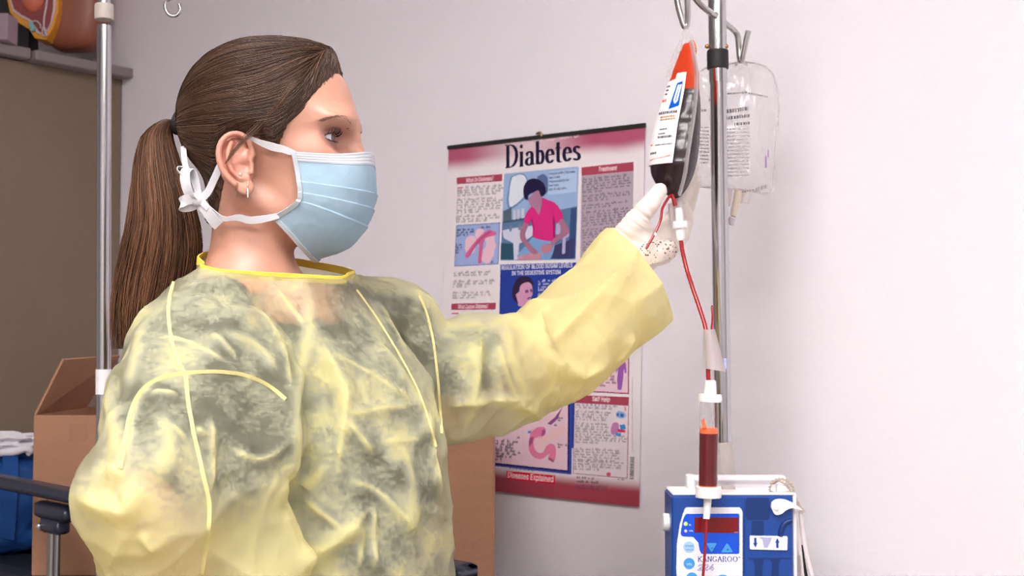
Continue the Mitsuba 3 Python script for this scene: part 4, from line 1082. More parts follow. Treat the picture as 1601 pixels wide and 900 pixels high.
put(fp + '__button', face(rounded([(1104, 849), (1121, 848.5), (1112.5, 863.5)], 1.2), .0046), 'button_blue', label='down triangle button')
put(fp + '__button', face(rounded([(1127, 863.5), (1146.5, 863), (1137, 848)], 1.2), .0046), 'button_blue', label='up triangle button')
def on_face(geo, xpx, ypx, wpx, hpx, out, color, name, lab=None, keep_h=False):
    """Lettering on the pump's front: baseline at ypx from xpx, wpx wide, capitals hpx tall."""
    gx0, _, gx1, _ = geo.bounds
    sx, sy = wpx / (gx1 - gx0), hpx
    out_m = []
    q = affinity.affine_transform(geo, [sx, 0, 0, -sy, xpx - gx0 * sx, ypx])
    for g_ in getattr(q, 'geoms', [q]):
        if g_.area > .05:
            m = trimesh.creation.extrude_polygon(g_, 1.0, engine='earcut')
            a = np.array([Q(x, y) for x, y in m.vertices[:, :2]])
            a[:, 1] = FY - out + .0006 * (1 - m.vertices[:, 2])
            mm = trimesh.Trimesh(a, m.faces, process=False)
            if mm.volume < 0:
                mm.invert()
            out_m.append(mm)
    return put(name, cat(*out_m), flatmat(color), label=lab, kind='stuff' if len(out_m) > 1 else None)
on_face(serif_geo('KANGAROO', (.13, .06)), 1090.5, 877, 62, 8.2, .0034, (44, 62, 150), fp + '__lettering', 'blue lettering')
on_face(text_geo('TM', True), 1153, 871, 4, 1.8, .0034, (70, 84, 160), fp + '__lettering')
o224 = text_geo('224', True, 10)
on_face(o224.buffer(.03).difference(o224.buffer(-.055)), 1090, 890.5, 26, 9, .0034, (150, 140, 190), fp + '__lettering', 'outlined model number')
on_face(text_geo('START', True), 1070.5, 853.5, 13.5, 2.6, .0046, (90, 130, 190), fp + '__lettering')
on_face(text_geo('HOLD', True), 1071.5, 859.5, 12, 2.6, .0046, (90, 130, 190), fp + '__lettering')
on_face(text_geo('VOL', True), 1072.5, 882.5, 10, 3.2, .0046, (190, 205, 235), fp + '__lettering')
on_face(text_geo('ML', True), 1076.5, 820.5, 4, 2.4, .004, (200, 208, 240), fp + '__lettering')
on_face(text_geo('VOL', True), 1076.5, 830, 7, 2.4, .004, (200, 208, 240), fp + '__lettering')
on_face(text_geo('ml/h', True), 1147, 831.8, 6, 2, .0046, (200, 140, 150), fp + '__lettering')
on_face(unary_union([sbox(-.5, -.12, .5, .12)]), 1111, 855.3, 3, 4, .0052, (30, 96, 180), fp + '__lettering')
on_face(unary_union([sbox(-.5, -.12, .5, .12), sbox(-.12, -.5, .12, .5)]), 1135, 858, 4, 4, .0052, (30, 96, 180), fp + '__lettering')
# right half: moulded door with recesses, arrow label, hinge latch
dr_ = put(pmp + '__door', cat(face([(1165, 779), (1237, 779), (1237, 1000), (1165, 1000)], .0025)), 'pump_blue', label='blue side door')
put(dr_ + '__recess', face(rounded([(1166.5, 778), (1203, 778), (1204, 806), (1201, 812), (1168, 812), (1166, 806)], 4), .0034), 'pump_recess', label='moulded recess')
put(dr_ + '__recess', face(rounded([(1176, 814), (1194, 814), (1194, 837), (1175, 837)], 2), .0034), 'pump_recess')
put(dr_ + '__recess', tube(spline([Q(1238, 813, -.003), Q(1228, 817, -.003), Q(1222, 826, -.003), Q(1220, 838, -.003)], 14), .0035, 10), 'pump_recess', 40)
put(dr_ + '__recess', face(rounded([(1169, 867), (1236, 867), (1236, 872), (1169, 872)], 2), .0045), 'pump_blue')
put(dr_ + '__recess', face(rounded([(1178, 871), (1195, 871), (1192, 884), (1191, 960), (1181, 960), (1181, 884)], 2), .0040), 'pump_recess')
put(dr_ + '__recess', face(rounded([(1203, 871), (1221, 871), (1217, 880), (1219, 960), (1204, 960), (1208, 880)], 2), .0040), 'pump_recess')
ap_ = put(dr_ + '__arrow_plate', face(rounded([(1172.5, 837), (1231.5, 838), (1231, 860), (1172.5, 858.5)], 2), .0048), 'face_white', label='white plate with two arrows')
def arrow(x, y, up):
    s = -1 if up else 1
    return Polygon([(x - 1.7, y - 7 * s), (x + 1.7, y - 7 * s), (x + 1.7, y + 1 * s), (x + 3.4, y + 1 * s), (x, y + 8 * s), (x - 3.4, y + 1 * s), (x - 1.7, y + 1 * s)])
put(ap_ + '__arrow', face(arrow(1181, 847.5, False), .0054), flatmat((44, 74, 150)))
put(ap_ + '__arrow', face(arrow(1215.5, 849, True), .0054), flatmat((44, 74, 150)))
put(ap_ + '__lettering', cat(*[face(q, .0053) for q in ([(1187, 839.5), (1208, 840.5), (1204, 843), (1190, 842)], [(1192, 843), (1206, 843), (1200, 856), (1195, 856)])]), flatmat((168, 172, 204)))
lt = spline(np.array([(1206, 793), (1208, 785), (1216, 780.5), (1228, 781), (1242, 787), (1254, 797), (1240, 794), (1230, 797), (1222, 803), (1212, 804), (1206, 793)]), 60)[:-1]
put(pmp + '__lever', cat(face(Polygon(lt), .0105, -.0045), lathe([(0, .004), (.8, .004), (1, .003)], Q(1213, 793, -.009), Q(1213, 793, -.0125), 16)), 'white_plastic', 25, label='white lever')
# the cord looped over the handle and hanging down the side
cd = thing('pump_cord', 'twisted string and white cord looped over the pump handle and hanging down its right side', 'cord')
def twist(pts, r, turns, w):
    c = spline(np.array(pts), 90)
    out = []
    for ph in (0, np.pi):
        a = np.linspace(0, turns * 2 * np.pi, len(c)) + ph
        out.append(tube(c + w * np.stack([np.cos(a), np.sin(a) * .6, np.sin(a)], 1), r, 7))
    return cat(*out)
for q in ([(1206, 772), (1203, 764), (1208, 753), (1220, 748), (1232, 752), (1240, 762), (1243, 775), (1250, 790), (1256, 797)], [(1204, 768), (1212, 770), (1226, 769), (1238, 770), (1245, 780), (1251, 792), (1257, 799)], [(1207, 756), (1218, 751), (1230, 758), (1237, 768), (1242, 778), (1248, 790), (1254, 798)]):
    put(cd + '__string', twist([Q(x, y, .012 if i else .02) for i, (x, y) in enumerate(q)], .0008, 9, .0012), mat('string', srgb(176, 160, 146), 0.9), 40, label='twisted beige string')
for q, r in (([(1242, 800), (1245, 830), (1250, 860), (1254, 900), (1258, 960)], .0028), ([(1252, 798), (1255, 830), (1262, 870), (1271, 905), (1284, 960)], .003), ([(1246, 798), (1249, 840), (1253, 880), (1256, 920)], .0024)):
    put(cd + '__cord', tube(spline([Q(x, y, .02) for x, y in q], 30), r, 10), mat('cord_white', srgb(214, 206, 208), 0.5), 40, label='smooth white cord')
put(cd + '__sleeve', tube([Q(1246, 868, .015), Q(1248, 912, .015)], .0042, 12), mat('cord_grey', srgb(150, 142, 146), 0.6), 40, label='grey cord sleeve')
put(cd + '__cord', tube(spline([Q(1253, 852, .028), Q(1257, 880, .028), Q(1263, 912, .028)], 10), .0022, 8), 'black_rubber', 40, label='black cord')

# ---------------------------------------------------------------- the nurse
HC = P(420, 230, 1.37)
HYAW = math.radians(-3.5)
HX = arr(math.cos(HYAW), math.sin(HYAW), 0)          # the way she faces
HL = arr(-math.sin(HYAW), math.cos(HYAW), 0)         # her left, away from the camera
HR = np.stack([HX, HL, arr(0, 0, 1)], 1)             # head axes as columns (x forward, y left, z up), in metres
def to_head(p):
    return ((p - HC) @ HR).astype(np.float32)
def head(x, y, z):
    return HC + HR @ arr(x, y, z) / 1000.0
def L(px, py, y):
    """Head coordinates in mm of the point seen at a pixel whose head y is given."""
    d = ray(px, py)
    t = (y / 1000.0 - (CAM - HC) @ HL) / (d @ HL)
    return (CAM + d * t - HC) @ HR * 1000.0
mm = 0.001
E = lambda p, c, r: ell(p, np.array(c) * mm, np.array(r) * mm)
C = lambda p, a, b, ra, rb: cap(p, np.array(a) * mm, np.array(b) * mm, ra * mm, rb * mm)
EYE = (67.5, 31, 4)

def core(q):
    """Skull, face and neck in head coordinates (metres), one half mirrored."""
    p = q.copy()
    p[:, 1] = np.abs(p[:, 1])
    d = E(p, (-4, 0, 32), (85, 71, 76))
    d = smin(d, E(p, (36, 0, 40), (57, 61, 60)), .02)
    d = smin(d, E(p, (66, 0, 24), (32, 50, 18)), .02)
    d = smin(d, E(p, (38, 0, -30), (56, 53, 70)), .022)
    d = smin(d, E(p, (56, 37, -16), (27, 20, 20)), .018)
    d = smin(d, E(p, (34, 0, -70), (44, 40, 34)), .018)
    d = smin(d, C(p, (-12, 45, -60), (64, 15, -98), 11, 12), .016)
    d = smin(d, E(p, (74, 0, -98), (18, 20, 17)), .015)
    d = smin(d, E(p, (74, 0, -62), (26, 27, 30)), .02)
    d = smin(d, C(p, (93, 0, 16), (107, 0, -28), 5, 8), .012)
    d = smin(d, E(p, (99, 10, -33), (9, 8, 8)), .008)
    d = smax(d, -E(p, (90, 33, 4), (20, 21, 14)), .012)
    d = smin(d, E(p, (79, 34, 24), (17, 24, 8)), .012)
    return d

def neck_d(q):
    d = C(q, (-14, 0, -40), (-20, 0, -150), 43, 45)
    return smin(d, C(q, (-20, 0, -150), (-30, 0, -230), 46, 66), .02)

EA = unit(arr(-0.94, -0.40, -0.10))        # ear: backwards
EB = unit(arr(-0.14, 0.05, 1.0))           # ear: up
EBp = unit(EB - EA * (EA @ EB))
ENN = np.cross(EBp, EA)
if ENN[1] > 0:
    ENN = -ENN
EO = L(398, 254, -67)
def ear(q):
    p = q.copy()
    p[:, 1] = -np.abs(p[:, 1])
    v = p / mm - EO.astype(np.float32)
    e = np.stack([v @ EA, v @ EBp, v @ ENN], 1).astype(np.float32)
    S = lambda pts, rs: chain(e, [np.array(x, float) for x in pts], rs)
    d = ell(e, (19, 1, -3.5), (18, 29, 2.6))
    d = smin(d, ell(e, (12, -25, -1), (9, 9, 3.6)), 3)
    hel = S(spline([(7, -1, 1), (2, 8, 2), (4, 22, 3), (13, 30.5, 3.2), (25, 29.5, 3.4), (34, 20, 3.4), (36.5, 5, 3), (32, -11, 2.2), (23, -22, 1.4)], 18), np.linspace(2.6, 3.5, 18))
    d = smin(d, hel, 2.0)
    d = smin(d, S(spline([(22, 22, 0), (27, 9, 2), (25, -6, 2.2), (17, -16, 1.5)], 8), np.full(8, 2.8)), 3)
    d = smin(d, S([(4.5, -2, 0), (5.5, -10, 1)], (3.6, 3.6)), 2.5)
    d = smin(d, S([(10, -17, 0), (15, -17, .8)], (3, 3)), 2.5)
    d = smax(d, -ell(e, (14, -4, 3), (8.5, 11, 6.5)), 2.5)
    d = smin(d, S([(2, 10, -3), (10, 4, -4), (18, 0, -6), (10, -12, -5)], (4, 4, 4, 5)), 5)
    return d * mm

def lids(q):
    """The eyelids with their opening, each side."""
    p = q.copy()
    p[:, 1] = np.abs(p[:, 1])
    v = p - np.array(EYE, np.float32) * mm
    sh = length(v) - 14.0 * mm
    return sh, v

def head_sdf(q):
    d = core(q)
    d = smin(d, neck_d(q), .016)
    d = smin(d, ear(q), .004)
    sh, v = lids(q)
    d = smin(d, sh, .006)
    # the opening between the lids, wider in the middle
    az = np.arctan2(v[:, 1], np.maximum(v[:, 0], 1e-4))
    w = np.clip(1 - ((az - 0.30) / 0.98) ** 2, 0, 1)
    elev = np.arctan2(v[:, 2], np.sqrt(v[:, 0] ** 2 + v[:, 1] ** 2))
    r = length(v)
    up, lo = 0.32 * w ** 0.7, -0.27 * w ** 0.8
    op = np.maximum(np.maximum((elev - up) * r, (lo - elev) * r), 11.4 * mm - r)
    op = np.maximum(op, -v[:, 0])
    d = np.where(w > 0.0, smax(d, -op, .0012), d)
    # upper lid crease
    cr = np.abs(elev - (0.62 * np.clip(1 - ((az - .30) / 1.1) ** 2, 0, 1) ** .6)) * r
    d = d + .0009 * np.exp(-(cr / .0011) ** 2) * (r < .02) * (v[:, 0] > 0) * (w > 0)
    return d

TY = math.radians(-15)
TF, TLF = arr(math.cos(TY), math.sin(TY), 0), arr(-math.sin(TY), math.cos(TY), 0)
TR_ = np.stack([TF, TLF, arr(0, 0, 1)], 0)
def tl(f, l, z, base=arr(-0.243, 1.385, 0)):
    return base + TF * f + TLF * l + arr(0, 0, z)
SN, EN_, WN = P(292, 522, 1.25), P(232, 772, 1.105), P(318, 1020, 1.19)      # near arm: shoulder, elbow, wrist
SF, EF, WF = P(636, 540, 1.53), P(858, 572, 1.672), P(985, 408, 1.742)       # far arm
# the gloved hand: chains of joints
THUMB = [P(972, 378, 1.735), P(990, 350, 1.722), P(1014, 322, 1.716), P(1031, 298, 1.722)]
FINGERS = [[P(1040, 362, 1.775), P(1058, 330, 1.797), P(1072, 296, 1.802), P(1082, 262, 1.797)],
           [P(1048, 374, 1.785), P(1066, 346, 1.810), P(1077, 314, 1.816), P(1085, 284, 1.806)],
           [P(1047, 388, 1.785), P(1066, 368, 1.806), P(1074, 342, 1.808), P(1066, 322, 1.792)],
           [P(1036, 398, 1.780), P(1054, 386, 1.795), P(1063, 368, 1.796), P(1057, 352, 1.780)]]
def hand_far(p, g=0.0):
    d = cap(p, WF, P(1000, 392, 1.748), .029 + g, .031 + g)
    for f in FINGERS:
        d = smin(d, cap(p, P(992, 396, 1.752), f[0], .022 + g, .0125 + g), .010)
    d = smin(d, cap(p, P(985, 385, 1.742), P(998, 352, 1.728), .022 + g, .017 + g), .012)
    for f, r in zip(FINGERS, (.0092, .0095, .009, .008)):
        d = smin(d, chain(p, f, (r * 1.22 + g, r * 1.08 + g, r + g, r * .86 + g)), .003)
    return smin(d, chain(p, THUMB, (.0185 + g, .0155 + g, .0118 + g, .0092 + g)), .006)
NHX = unit(WN - EN_)
def hand_near(p):
    s = unit(np.cross(NHX, arr(0, -1, 0)))
    d = cap(p, WN, WN + NHX * .07, .026, .028)
    for k, ln in enumerate((.075, .085, .08, .062)):
        b = WN + NHX * .085 + s * (.027 - .018 * k)
        d = smin(d, cap(p, WN + NHX * .05 + s * (.012 - .008 * k), b, .018, .011), .008)
        d = smin(d, chain(p, [b, b + NHX * ln * .5 + arr(.006, 0, 0), b + NHX * ln * .9 + arr(.022, 0, 0)], (.0095, .0088, .0075)), .002)
    return smin(d, chain(p, [WN + NHX * .03 + s * .024, WN + NHX * .062 + s * .047, WN + NHX * .095 + s * .052], (.015, .011, .0085)), .006)
def torso(p):
    d = ell(p, tl(0, 0, 1.18), (.108, .145, .19), TR_)
    d = smin(d, ell(p, tl(-.005, 0, .98), (.098, .132, .2), TR_), .06)
    d = smin(d, ell(p, tl(-.01, 0, .84), (.118, .165, .16), TR_), .06)
    for s in (-1, 1):
        d = smin(d, ell(p, tl(.085, .068 * s, 1.185), (.048, .06, .058)), .03)
    nb = P(398, 470, 1.37)
    d = smin(d, cap(p, nb, SN + arr(.01, .01, -.008), .042, .048), .03)
    d = smin(d, cap(p, nb, SF + arr(0, 0, -.008), .042, .048), .03)
    return d
def gown_sdf(p):
    d = ell(p, tl(.014, .01, 1.135), (.164, .158, .245), TR_)
    d = smin(d, ell(p, tl(0, 0, .80), (.172, .185, .50), TR_), .05)
    d = smin(d, cap(p, P(425, 500, 1.372), P(425, 330, 1.372), .084, .077), .045)
    d = smin(d, cap(p, P(384, 446, 1.345), P(300, 532, 1.245), .046, .060), .03)
    d = smin(d, cap(p, P(520, 470, 1.43), P(622, 508, 1.53), .045, .056), .03)
    arm = chain(p, [P(298, 534, 1.245), P(268, 660, 1.175), P(226, 774, 1.105), P(290, 1010, 1.19)], (.060, .066, .058, .058), .012)
    arm = smin(arm, chain(p, [P(372, 560, 1.25), P(384, 680, 1.21), P(340, 765, 1.17), P(384, 905, 1.19), P(384, 1010, 1.2)], (.048, .054, .050, .056, .056), .012), .03)
    d = smin(d, arm, .004)
    far = chain(p, [P(640, 560, 1.53), P(690, 603, 1.55), P(758, 586, 1.60), P(866, 552, 1.672), P(998, 434, 1.742), P(1060, 378, 1.775)], (.060, .074, .076, .072, .0765, .0765), .02)
    return smin(d, far, .012)
HIPS = [(tl(-.01, s * .085, .82), tl(.02, s * .09, .46), tl(-.01, s * .095, .09)) for s in (-1, 1)]
def body_sdf(p):
    d = smax(torso(p), gown_sdf(p) + .026, .008)
    na = smin(cap(p, SN, EN_, .045, .037), cap(p, EN_, WN, .038, .026), .02)
    d = smin(d, smax(na, gown_sdf(p) + .024, .006), .02)
    d = smin(d, hand_near(p), .012)
    fa = smin(cap(p, SF, EF, .044, .037), cap(p, EF, WF, .038, .027), .02)
    d = smin(d, smax(fa, gown_sdf(p) + .020, .006), .02)
    d = smin(d, hand_far(p, -.002), .01)
    for h, k, a in HIPS:
        d = smin(d, chain(p, [h, k, a], (.088, .056, .038), .02), .03)
        d = smin(d, cap(p, a + arr(0, 0, -.03), a + TF * .13 + arr(0, 0, -.055), .036, .028), .03)
    return smin(d, neck_d(to_head(p)), .02)

lo, hi = HC + arr(-.12, -.12, -.19), HC + arr(.14, .12, .14)
def head_world(p):
    d = head_sdf(to_head(p))
    low = p[:, 2] < HC[2] - .11
    if low.any():
        d[low] = smin(d[low], torso(p[low]), .02)
    return d
m_head = surface(head_world, lo, hi, 0.00125)
ZC = HC[2] - 0.165
m_head = keep(m_head, m_head.vertices[:, 2] > ZC)
# the rest of the body, left open where the head's mesh takes over
m_body = surface(body_sdf, arr(-.55, .95, .02), arr(.22, 1.9, 1.47), 0.006, 1)
inh = (m_body.vertices[:, 2] > ZC + .004) & (np.linalg.norm(m_body.vertices[:, :2] - HC[:2], axis=1) < .13)
m_body = keep(m_body, ~inh)

def skin_colors(v):
    q = to_head(v) / mm
    n = meshkit.fbm(v * 90, 3, 2) - .5
    c = np.tile(np.array([0.50, 0.252, 0.18]), (len(v), 1))
    def blend(w, col):
        c[:] = c * (1 - w[:, None]) + np.array(col) * w[:, None]
    g = lambda ctr, r: np.exp(-(((q - ctr) / r) ** 2).sum(1))
    qa = q.copy()
    qa[:, 1] = np.abs(qa[:, 1])
    ga = lambda ctr, r: np.exp(-(((qa - ctr) / r) ** 2).sum(1))
    blend(np.clip(ga(np.array([-24, 76, -10]), np.array([24, 14, 36])) * .75, 0, 1), (0.47, 0.145, 0.10))
    blend(ga(np.array([58, 48, -14]), np.array([26, 22, 18])) * .35, (0.52, 0.20, 0.145))
    blend(ga(np.array([76, 40, 9]), np.array([15, 16, 9])) * .55, (0.33, 0.165, 0.16))
    blend(ga(np.array([77, 36, 3]), np.array([12, 16, 8])) * .45, (0.25, 0.125, 0.13))
    lid = np.exp(-((np.linalg.norm(qa - np.array(EYE), axis=1) - 13.0) / 1.0) ** 2) * (qa[:, 0] > EYE[0] - 2) * (np.abs(qa[:, 2] - EYE[2] - .5) < 6)
    blend(np.clip(lid * .9, 0, 1), (0.035, 0.022, 0.026))
    blend(np.exp(-((q[:, 2] + 62) / 7) ** 2) * np.exp(-(q[:, 1] / 22) ** 2) * (q[:, 0] > 88) * .6, (0.5, 0.14, 0.13))
    return np.clip(c * (1 + .10 * n[:, None]), 0, 1)

person = thing('person', 'woman in a yellow isolation gown and blue face mask, holding up the blood bag', 'person')
vmat('skin', 0.42, 0.45)
m_skin = trimesh.util.concatenate([m_head, m_body])
scene[person] = mikit.ply(m_skin, 'skin', True, color=skin_colors(np.array(m_skin.vertices)))
head_ray = trimesh.ray.ray_pyembree.RayMeshIntersector(m_head) if hasattr(trimesh.ray, 'ray_pyembree') else m_head.ray

def cast(mesh_ray, pxs):
    """Where the sight lines of pixels first meet a mesh, and the mesh's normals there."""
    d = np.array([unit(ray(x, y)) for x, y in pxs])
    loc, ri, ti = mesh_ray.intersects_location(np.tile(CAM, (len(d), 1)), d, multiple_hits=False)
    out = np.full((len(d), 3), np.nan)
    nn = np.full((len(d), 3), np.nan)
    out[ri] = loc
    nn[ri] = mesh_ray.mesh.face_normals[ti]
    return out, nn

# eyes
mat('eye_white', (0.62, 0.58, 0.60), 0.12, 0.6, clearcoat=0.8)
mat('eye_iris', (0.055, 0.05, 0.055), 0.15, 0.6, clearcoat=0.8)
for s in (-1, 1):
    c = head(EYE[0], EYE[1] * s, EYE[2])
    e_ = put(person + '__eye', trimesh.creation.icosphere(4, 0.0124).apply_translation(c), 'eye_white', True, label='eye white')
    ic = trimesh.creation.icosphere(5, 0.0126)
    gz = HR @ unit(arr(1, 0.10 * s, 0.02))
    k = ic.vertices @ gz > 0.0126 * math.cos(math.radians(30))
    put(e_ + '__iris', keep(ic, k).apply_translation(c), 'eye_iris', True, label='dark iris')

# ---------------------------------------------------------------- hair
TIE = head(-98, 0, 26)
hair_edge = np.array([L(*q)[[0, 2]] for q in ((534, 92, 0), (522, 105, -25), (503, 124, -45), (482, 152, -54), (462, 180, -60), (446, 205, -63), (436, 224, -66), (430, 236, -68), (424, 232, -69), (414, 214, -70), (402, 206, -71),
    (380, 200, -72), (356, 206, -72), (345, 230, -70), (342, 262, -66), (338, 295, -58), (334, 330, -48), (332, 352, -40))])
hair_poly = np.vstack([hair_edge, [[-140, -80], [-150, 60], [-100, 150], [60, 160], [125, 100]]])
def poly_sd(x, z, poly):
    """Signed distance to a polygon, negative inside."""
    d = np.full(x.shape, 1e9)
    ins = np.zeros(x.shape, bool)
    for i in range(len(poly)):
        a, b = poly[i - 1], poly[i]
        e = b - a
        t = np.clip(((x - a[0]) * e[0] + (z - a[1]) * e[1]) / (e @ e + 1e-12), 0, 1)
        d = np.minimum(d, np.hypot(x - a[0] - e[0] * t, z - a[1] - e[1] * t))
        c = (a[1] > z) != (b[1] > z)
        ins ^= c & (x < (b[0] - a[0]) * (z - a[1]) / (b[1] - a[1] + 1e-12) + a[0])
    return np.where(ins, -d, d)
def hair_sdf(q):
    d = core(q)
    d = smin(d, neck_d(q), .016)
    s = poly_sd(q[:, 0] / mm, q[:, 2] / mm, hair_poly)
    t = np.clip(-s / 14, -.5, 1)
    t = np.where(t > 0, 1 - (1 - t) ** 2, t)
    back = np.exp(-((q[:, 0] + .085) / .045) ** 2 - ((q[:, 2] - .03) / .06) ** 2)
    top = np.exp(-((q[:, 2] - .11) / .04) ** 2)
    fr = np.exp(-((q[:, 0] - .085) / .03) ** 2 - ((q[:, 2] - .095) / .02) ** 2)
    return d - (.0075 + .004 * top + .003 * back + .006 * fr) * t
m_hair = surface(lambda p: hair_sdf(to_head(p)), HC + arr(-.13, -.1, -.14), HC + arr(.13, .1, .15), 0.0022)
qh = to_head(m_hair.vertices) / mm
sdh = poly_sd(qh[:, 0], qh[:, 2], hair_poly)
m_hair = keep(m_hair, sdh < -0.3)
qh = to_head(m_hair.vertices) / mm
vmat('hair_strand', 0.36, 0.35)
hv = np.array(m_hair.vertices)
hair = put(person + '__hair', m_hair, vmat('hair_base', 0.5, 0.3), True, color=np.tile([0.070, 0.038, 0.024], (len(hv), 1)), label='brown hair pulled back into a ponytail')

def strands(paths, radii, cols):
    """Many thin three-sided strands, paths (n, k, 3), as one mesh with colours."""
    n, k, _ = paths.shape
    t = np.gradient(paths, axis=1)
    t /= np.linalg.norm(t, axis=2, keepdims=True) + 1e-12
    ref = np.broadcast_to(arr(.31, -.83, .46), t.shape)
    u = np.cross(t, ref)
    u /= np.linalg.norm(u, axis=2, keepdims=True) + 1e-9
    w = np.cross(t, u)
    taper = np.interp(np.linspace(0, 1, k), [0, .06, .85, 1], [.5, 1, 1, .2])
    rr = (radii[:, None] * taper[None])[..., None]
    ring = np.stack([paths + rr * (math.cos(a) * u + math.sin(a) * w) for a in (0, 2.094, 4.189)], 2)
    V = ring.reshape(-1, 3)
    i, j, s = np.meshgrid(np.arange(n), np.arange(k - 1), np.arange(3), indexing='ij')
    a = (i * k + j) * 3 + s
    b = (i * k + j) * 3 + (s + 1) % 3
    q = np.stack([a, b, b + 3, a + 3], -1).reshape(-1, 4)
    f = np.vstack([q[:, [0, 1, 2]], q[:, [0, 2, 3]]])
    return trimesh.Trimesh(V, f, process=False), np.repeat(cols, k * 3, axis=0)
HAIR_D, HAIR_L = np.array([0.036, 0.018, 0.011]), np.array([0.185, 0.095, 0.055])
def hair_cols(n, rng, lo=0.0, hi=1.0):
    t = np.clip(rng.normal(.30, .19, n), 0, 1) * (hi - lo) + lo
    return HAIR_D + (HAIR_L - HAIR_D) * t[:, None]
rg = np.random.default_rng(21)
pts0, fi = trimesh.sample.sample_surface(m_hair, 30000, seed=4)
q0_ = to_head(pts0) / mm
sd0 = poly_sd(q0_[:, 0], q0_[:, 2], hair_poly)
# start mostly at the front and side hairline
wgt = np.where((sd0 > -16) & (q0_[:, 0] > -40), 1.0, 0.22) * (q0_[:, 1] < 45) * (q0_[:, 0] > -80)
sel = rg.choice(len(pts0), 6200, replace=False, p=wgt / wgt.sum())
cur = pts0[sel].astype(np.float32)
N = len(cur)
K = 22
paths = np.zeros((N, K, 3))
tie = TIE.astype(np.float32)
left = np.linalg.norm(tie - cur, axis=1) * 1.10
lift = (rg.random(N) * 0.0022 + 0.0002).astype(np.float32)
fh = lambda p: hair_sdf(to_head(p))
clump = meshkit.noise(pts0[sel] * arr(160, 160, 160), 3)
for k in range(K):
    paths[:, k] = cur
    d = tie - cur
    dist = np.linalg.norm(d, axis=1, keepdims=True)
    d = d / (dist + 1e-6)
    ql = to_head(cur) / mm
    fw_ = np.clip((ql[:, 0] + 10) / 80, 0, 1) * np.clip(1 - np.abs(ql[:, 2] - 70) / 70, 0, 1)
    d = d + fw_[:, None] * np.array([0, -.25, -.9], np.float32) * .75
    g = gradient(fh, cur, .002)
    d = d - g * (d * g).sum(1, keepdims=True)
    d /= np.linalg.norm(d, axis=1, keepdims=True) + 1e-6
    step = np.minimum(left / (K - 1), dist[:, 0] * .5 + .001)[:, None]
    nx = cur + d * step
    nx = nx - (fh(nx) - lift * (1 - k / K * .4))[:, None] * g
    cur = nx.astype(np.float32)
ms, cs = strands(paths, rg.uniform(.00035, .00075, N), hair_cols(N, rg) * (0.45 + 1.0 * clump[:, None]))
put(hair + '__strand', ms, 'hair_strand', True, color=cs, kind='stuff', label='fine brown strands combed back')
# ponytail
pc = [(274, 190, 4, 1.372, .006), (262, 193, 10, 1.374, .012), (247, 212, 22, 1.378, .020), (246, 245, 32, 1.38, .026), (250, 290, 42, 1.38, .030), (255, 340, 52, 1.38, .032), (252, 390, 60, 1.385, .034), (243, 440, 60, 1.39, .034), (234, 490, 56, 1.39, .034), (228, 545, 50, 1.39, .03)]
pc = np.array(pc, float)
NP_, KP = 4200, 26
tt = np.linspace(0, 1, KP)
ctr = spline(np.stack([np.array([P(a, b, y) for a, b, _, y, _ in pc])[:, i] for i in range(3)] + [pc[:, 2] / FOC * pc[:, 3], pc[:, 4]], 1), KP)
ang, rad = rg.random(NP_) * 2 * np.pi, np.sqrt(rg.random(NP_))
ax_, by_ = rad * np.cos(ang), rad * np.sin(ang)
ln = np.clip(rg.normal(.9, .12, NP_), .5, 1.0)
pp_ = np.zeros((NP_, KP, 3))
wv = rg.random(NP_) * 6.28
for k in range(KP):
    u = np.clip(tt[k] * ln, 0, 1) * (KP - 1)
    cc = np.stack([np.interp(u, np.arange(KP), ctr[:, i]) for i in range(5)], 1)
    fl = np.clip(tt[k] * 1.5 - .3, 0, 1)
    pp_[:, k, 0] = cc[:, 0] + ax_ * cc[:, 3] + .0035 * fl * np.sin(wv + tt[k] * 7)
    pp_[:, k, 1] = cc[:, 1] + by_ * cc[:, 4]
    pp_[:, k, 2] = cc[:, 2] + (1 - ax_ ** 2) * cc[:, 3] * .25 * (tt[k] < .25) * np.sin(tt[k] * 4 * np.pi) + rg.normal(0, .001, NP_) * 0
ms, cs = strands(pp_, rg.uniform(.00045, .0010, NP_), hair_cols(NP_, rg, .0, .95) * (0.55 + .9 * meshkit.noise(np.stack([ax_ * 4.5, by_ * 2.5, ax_ * 0], 1), 6))[:, None] * np.array([1.08, .95, .85]))
pony = put(hair + '__ponytail', ms, 'hair_strand', True, color=cs, label='long straight ponytail', kind='stuff')
put(hair + '__hair_tie', lathe([(0, .006), (0, .0125), (.3, .0135), (.7, .0135), (1, .012), (1, .006)], head(-97, 0, 27), head(-106, 0, 29), 22), mat('elastic_black', (0.010, 0.009, 0.011), 0.7), 40, label='black elastic hair tie')
# a loose lock that hangs over the ear, and flyaways on the crown
lk = []
for k in range(16):
    o = rg.normal(0, 2.3, 2)
    base, nn_ = cast(m_head.ray, [(478 + o[0], 108 + o[1]), (455 + o[0], 140 + o[1]), (432 + o[0], 170 + o[1]), (408 + o[0], 196 + o[1])])
    tail = [head(*(L(385 + o[0] * .6, 216 + o[1], -84))), head(*(L(366 + o[0] * .5, 236 + o[1], -87))), head(*(L(352 + o[0] * .4, 256, -84)))]
    b = [np.array(base[i]) + nn_[i] * (.0095 + .0015 * rg.random()) for i in range(4) if np.isfinite(base[i]).all()]
    lk.append(spline(b + tail, 24))
ms, cs = strands(np.array(lk), np.full(16, .00034), hair_cols(16, rg, .3, 1))
put(hair + '__loose_lock', ms, 'hair_strand', True, color=cs, kind='stuff', label='loose lock across the ear')
fly = []
hs, hf = trimesh.sample.sample_surface(m_hair, 900, seed=9)
hn = m_hair.vertex_normals[m_hair.faces[hf][:, 0]]
hq = to_head(hs) / mm
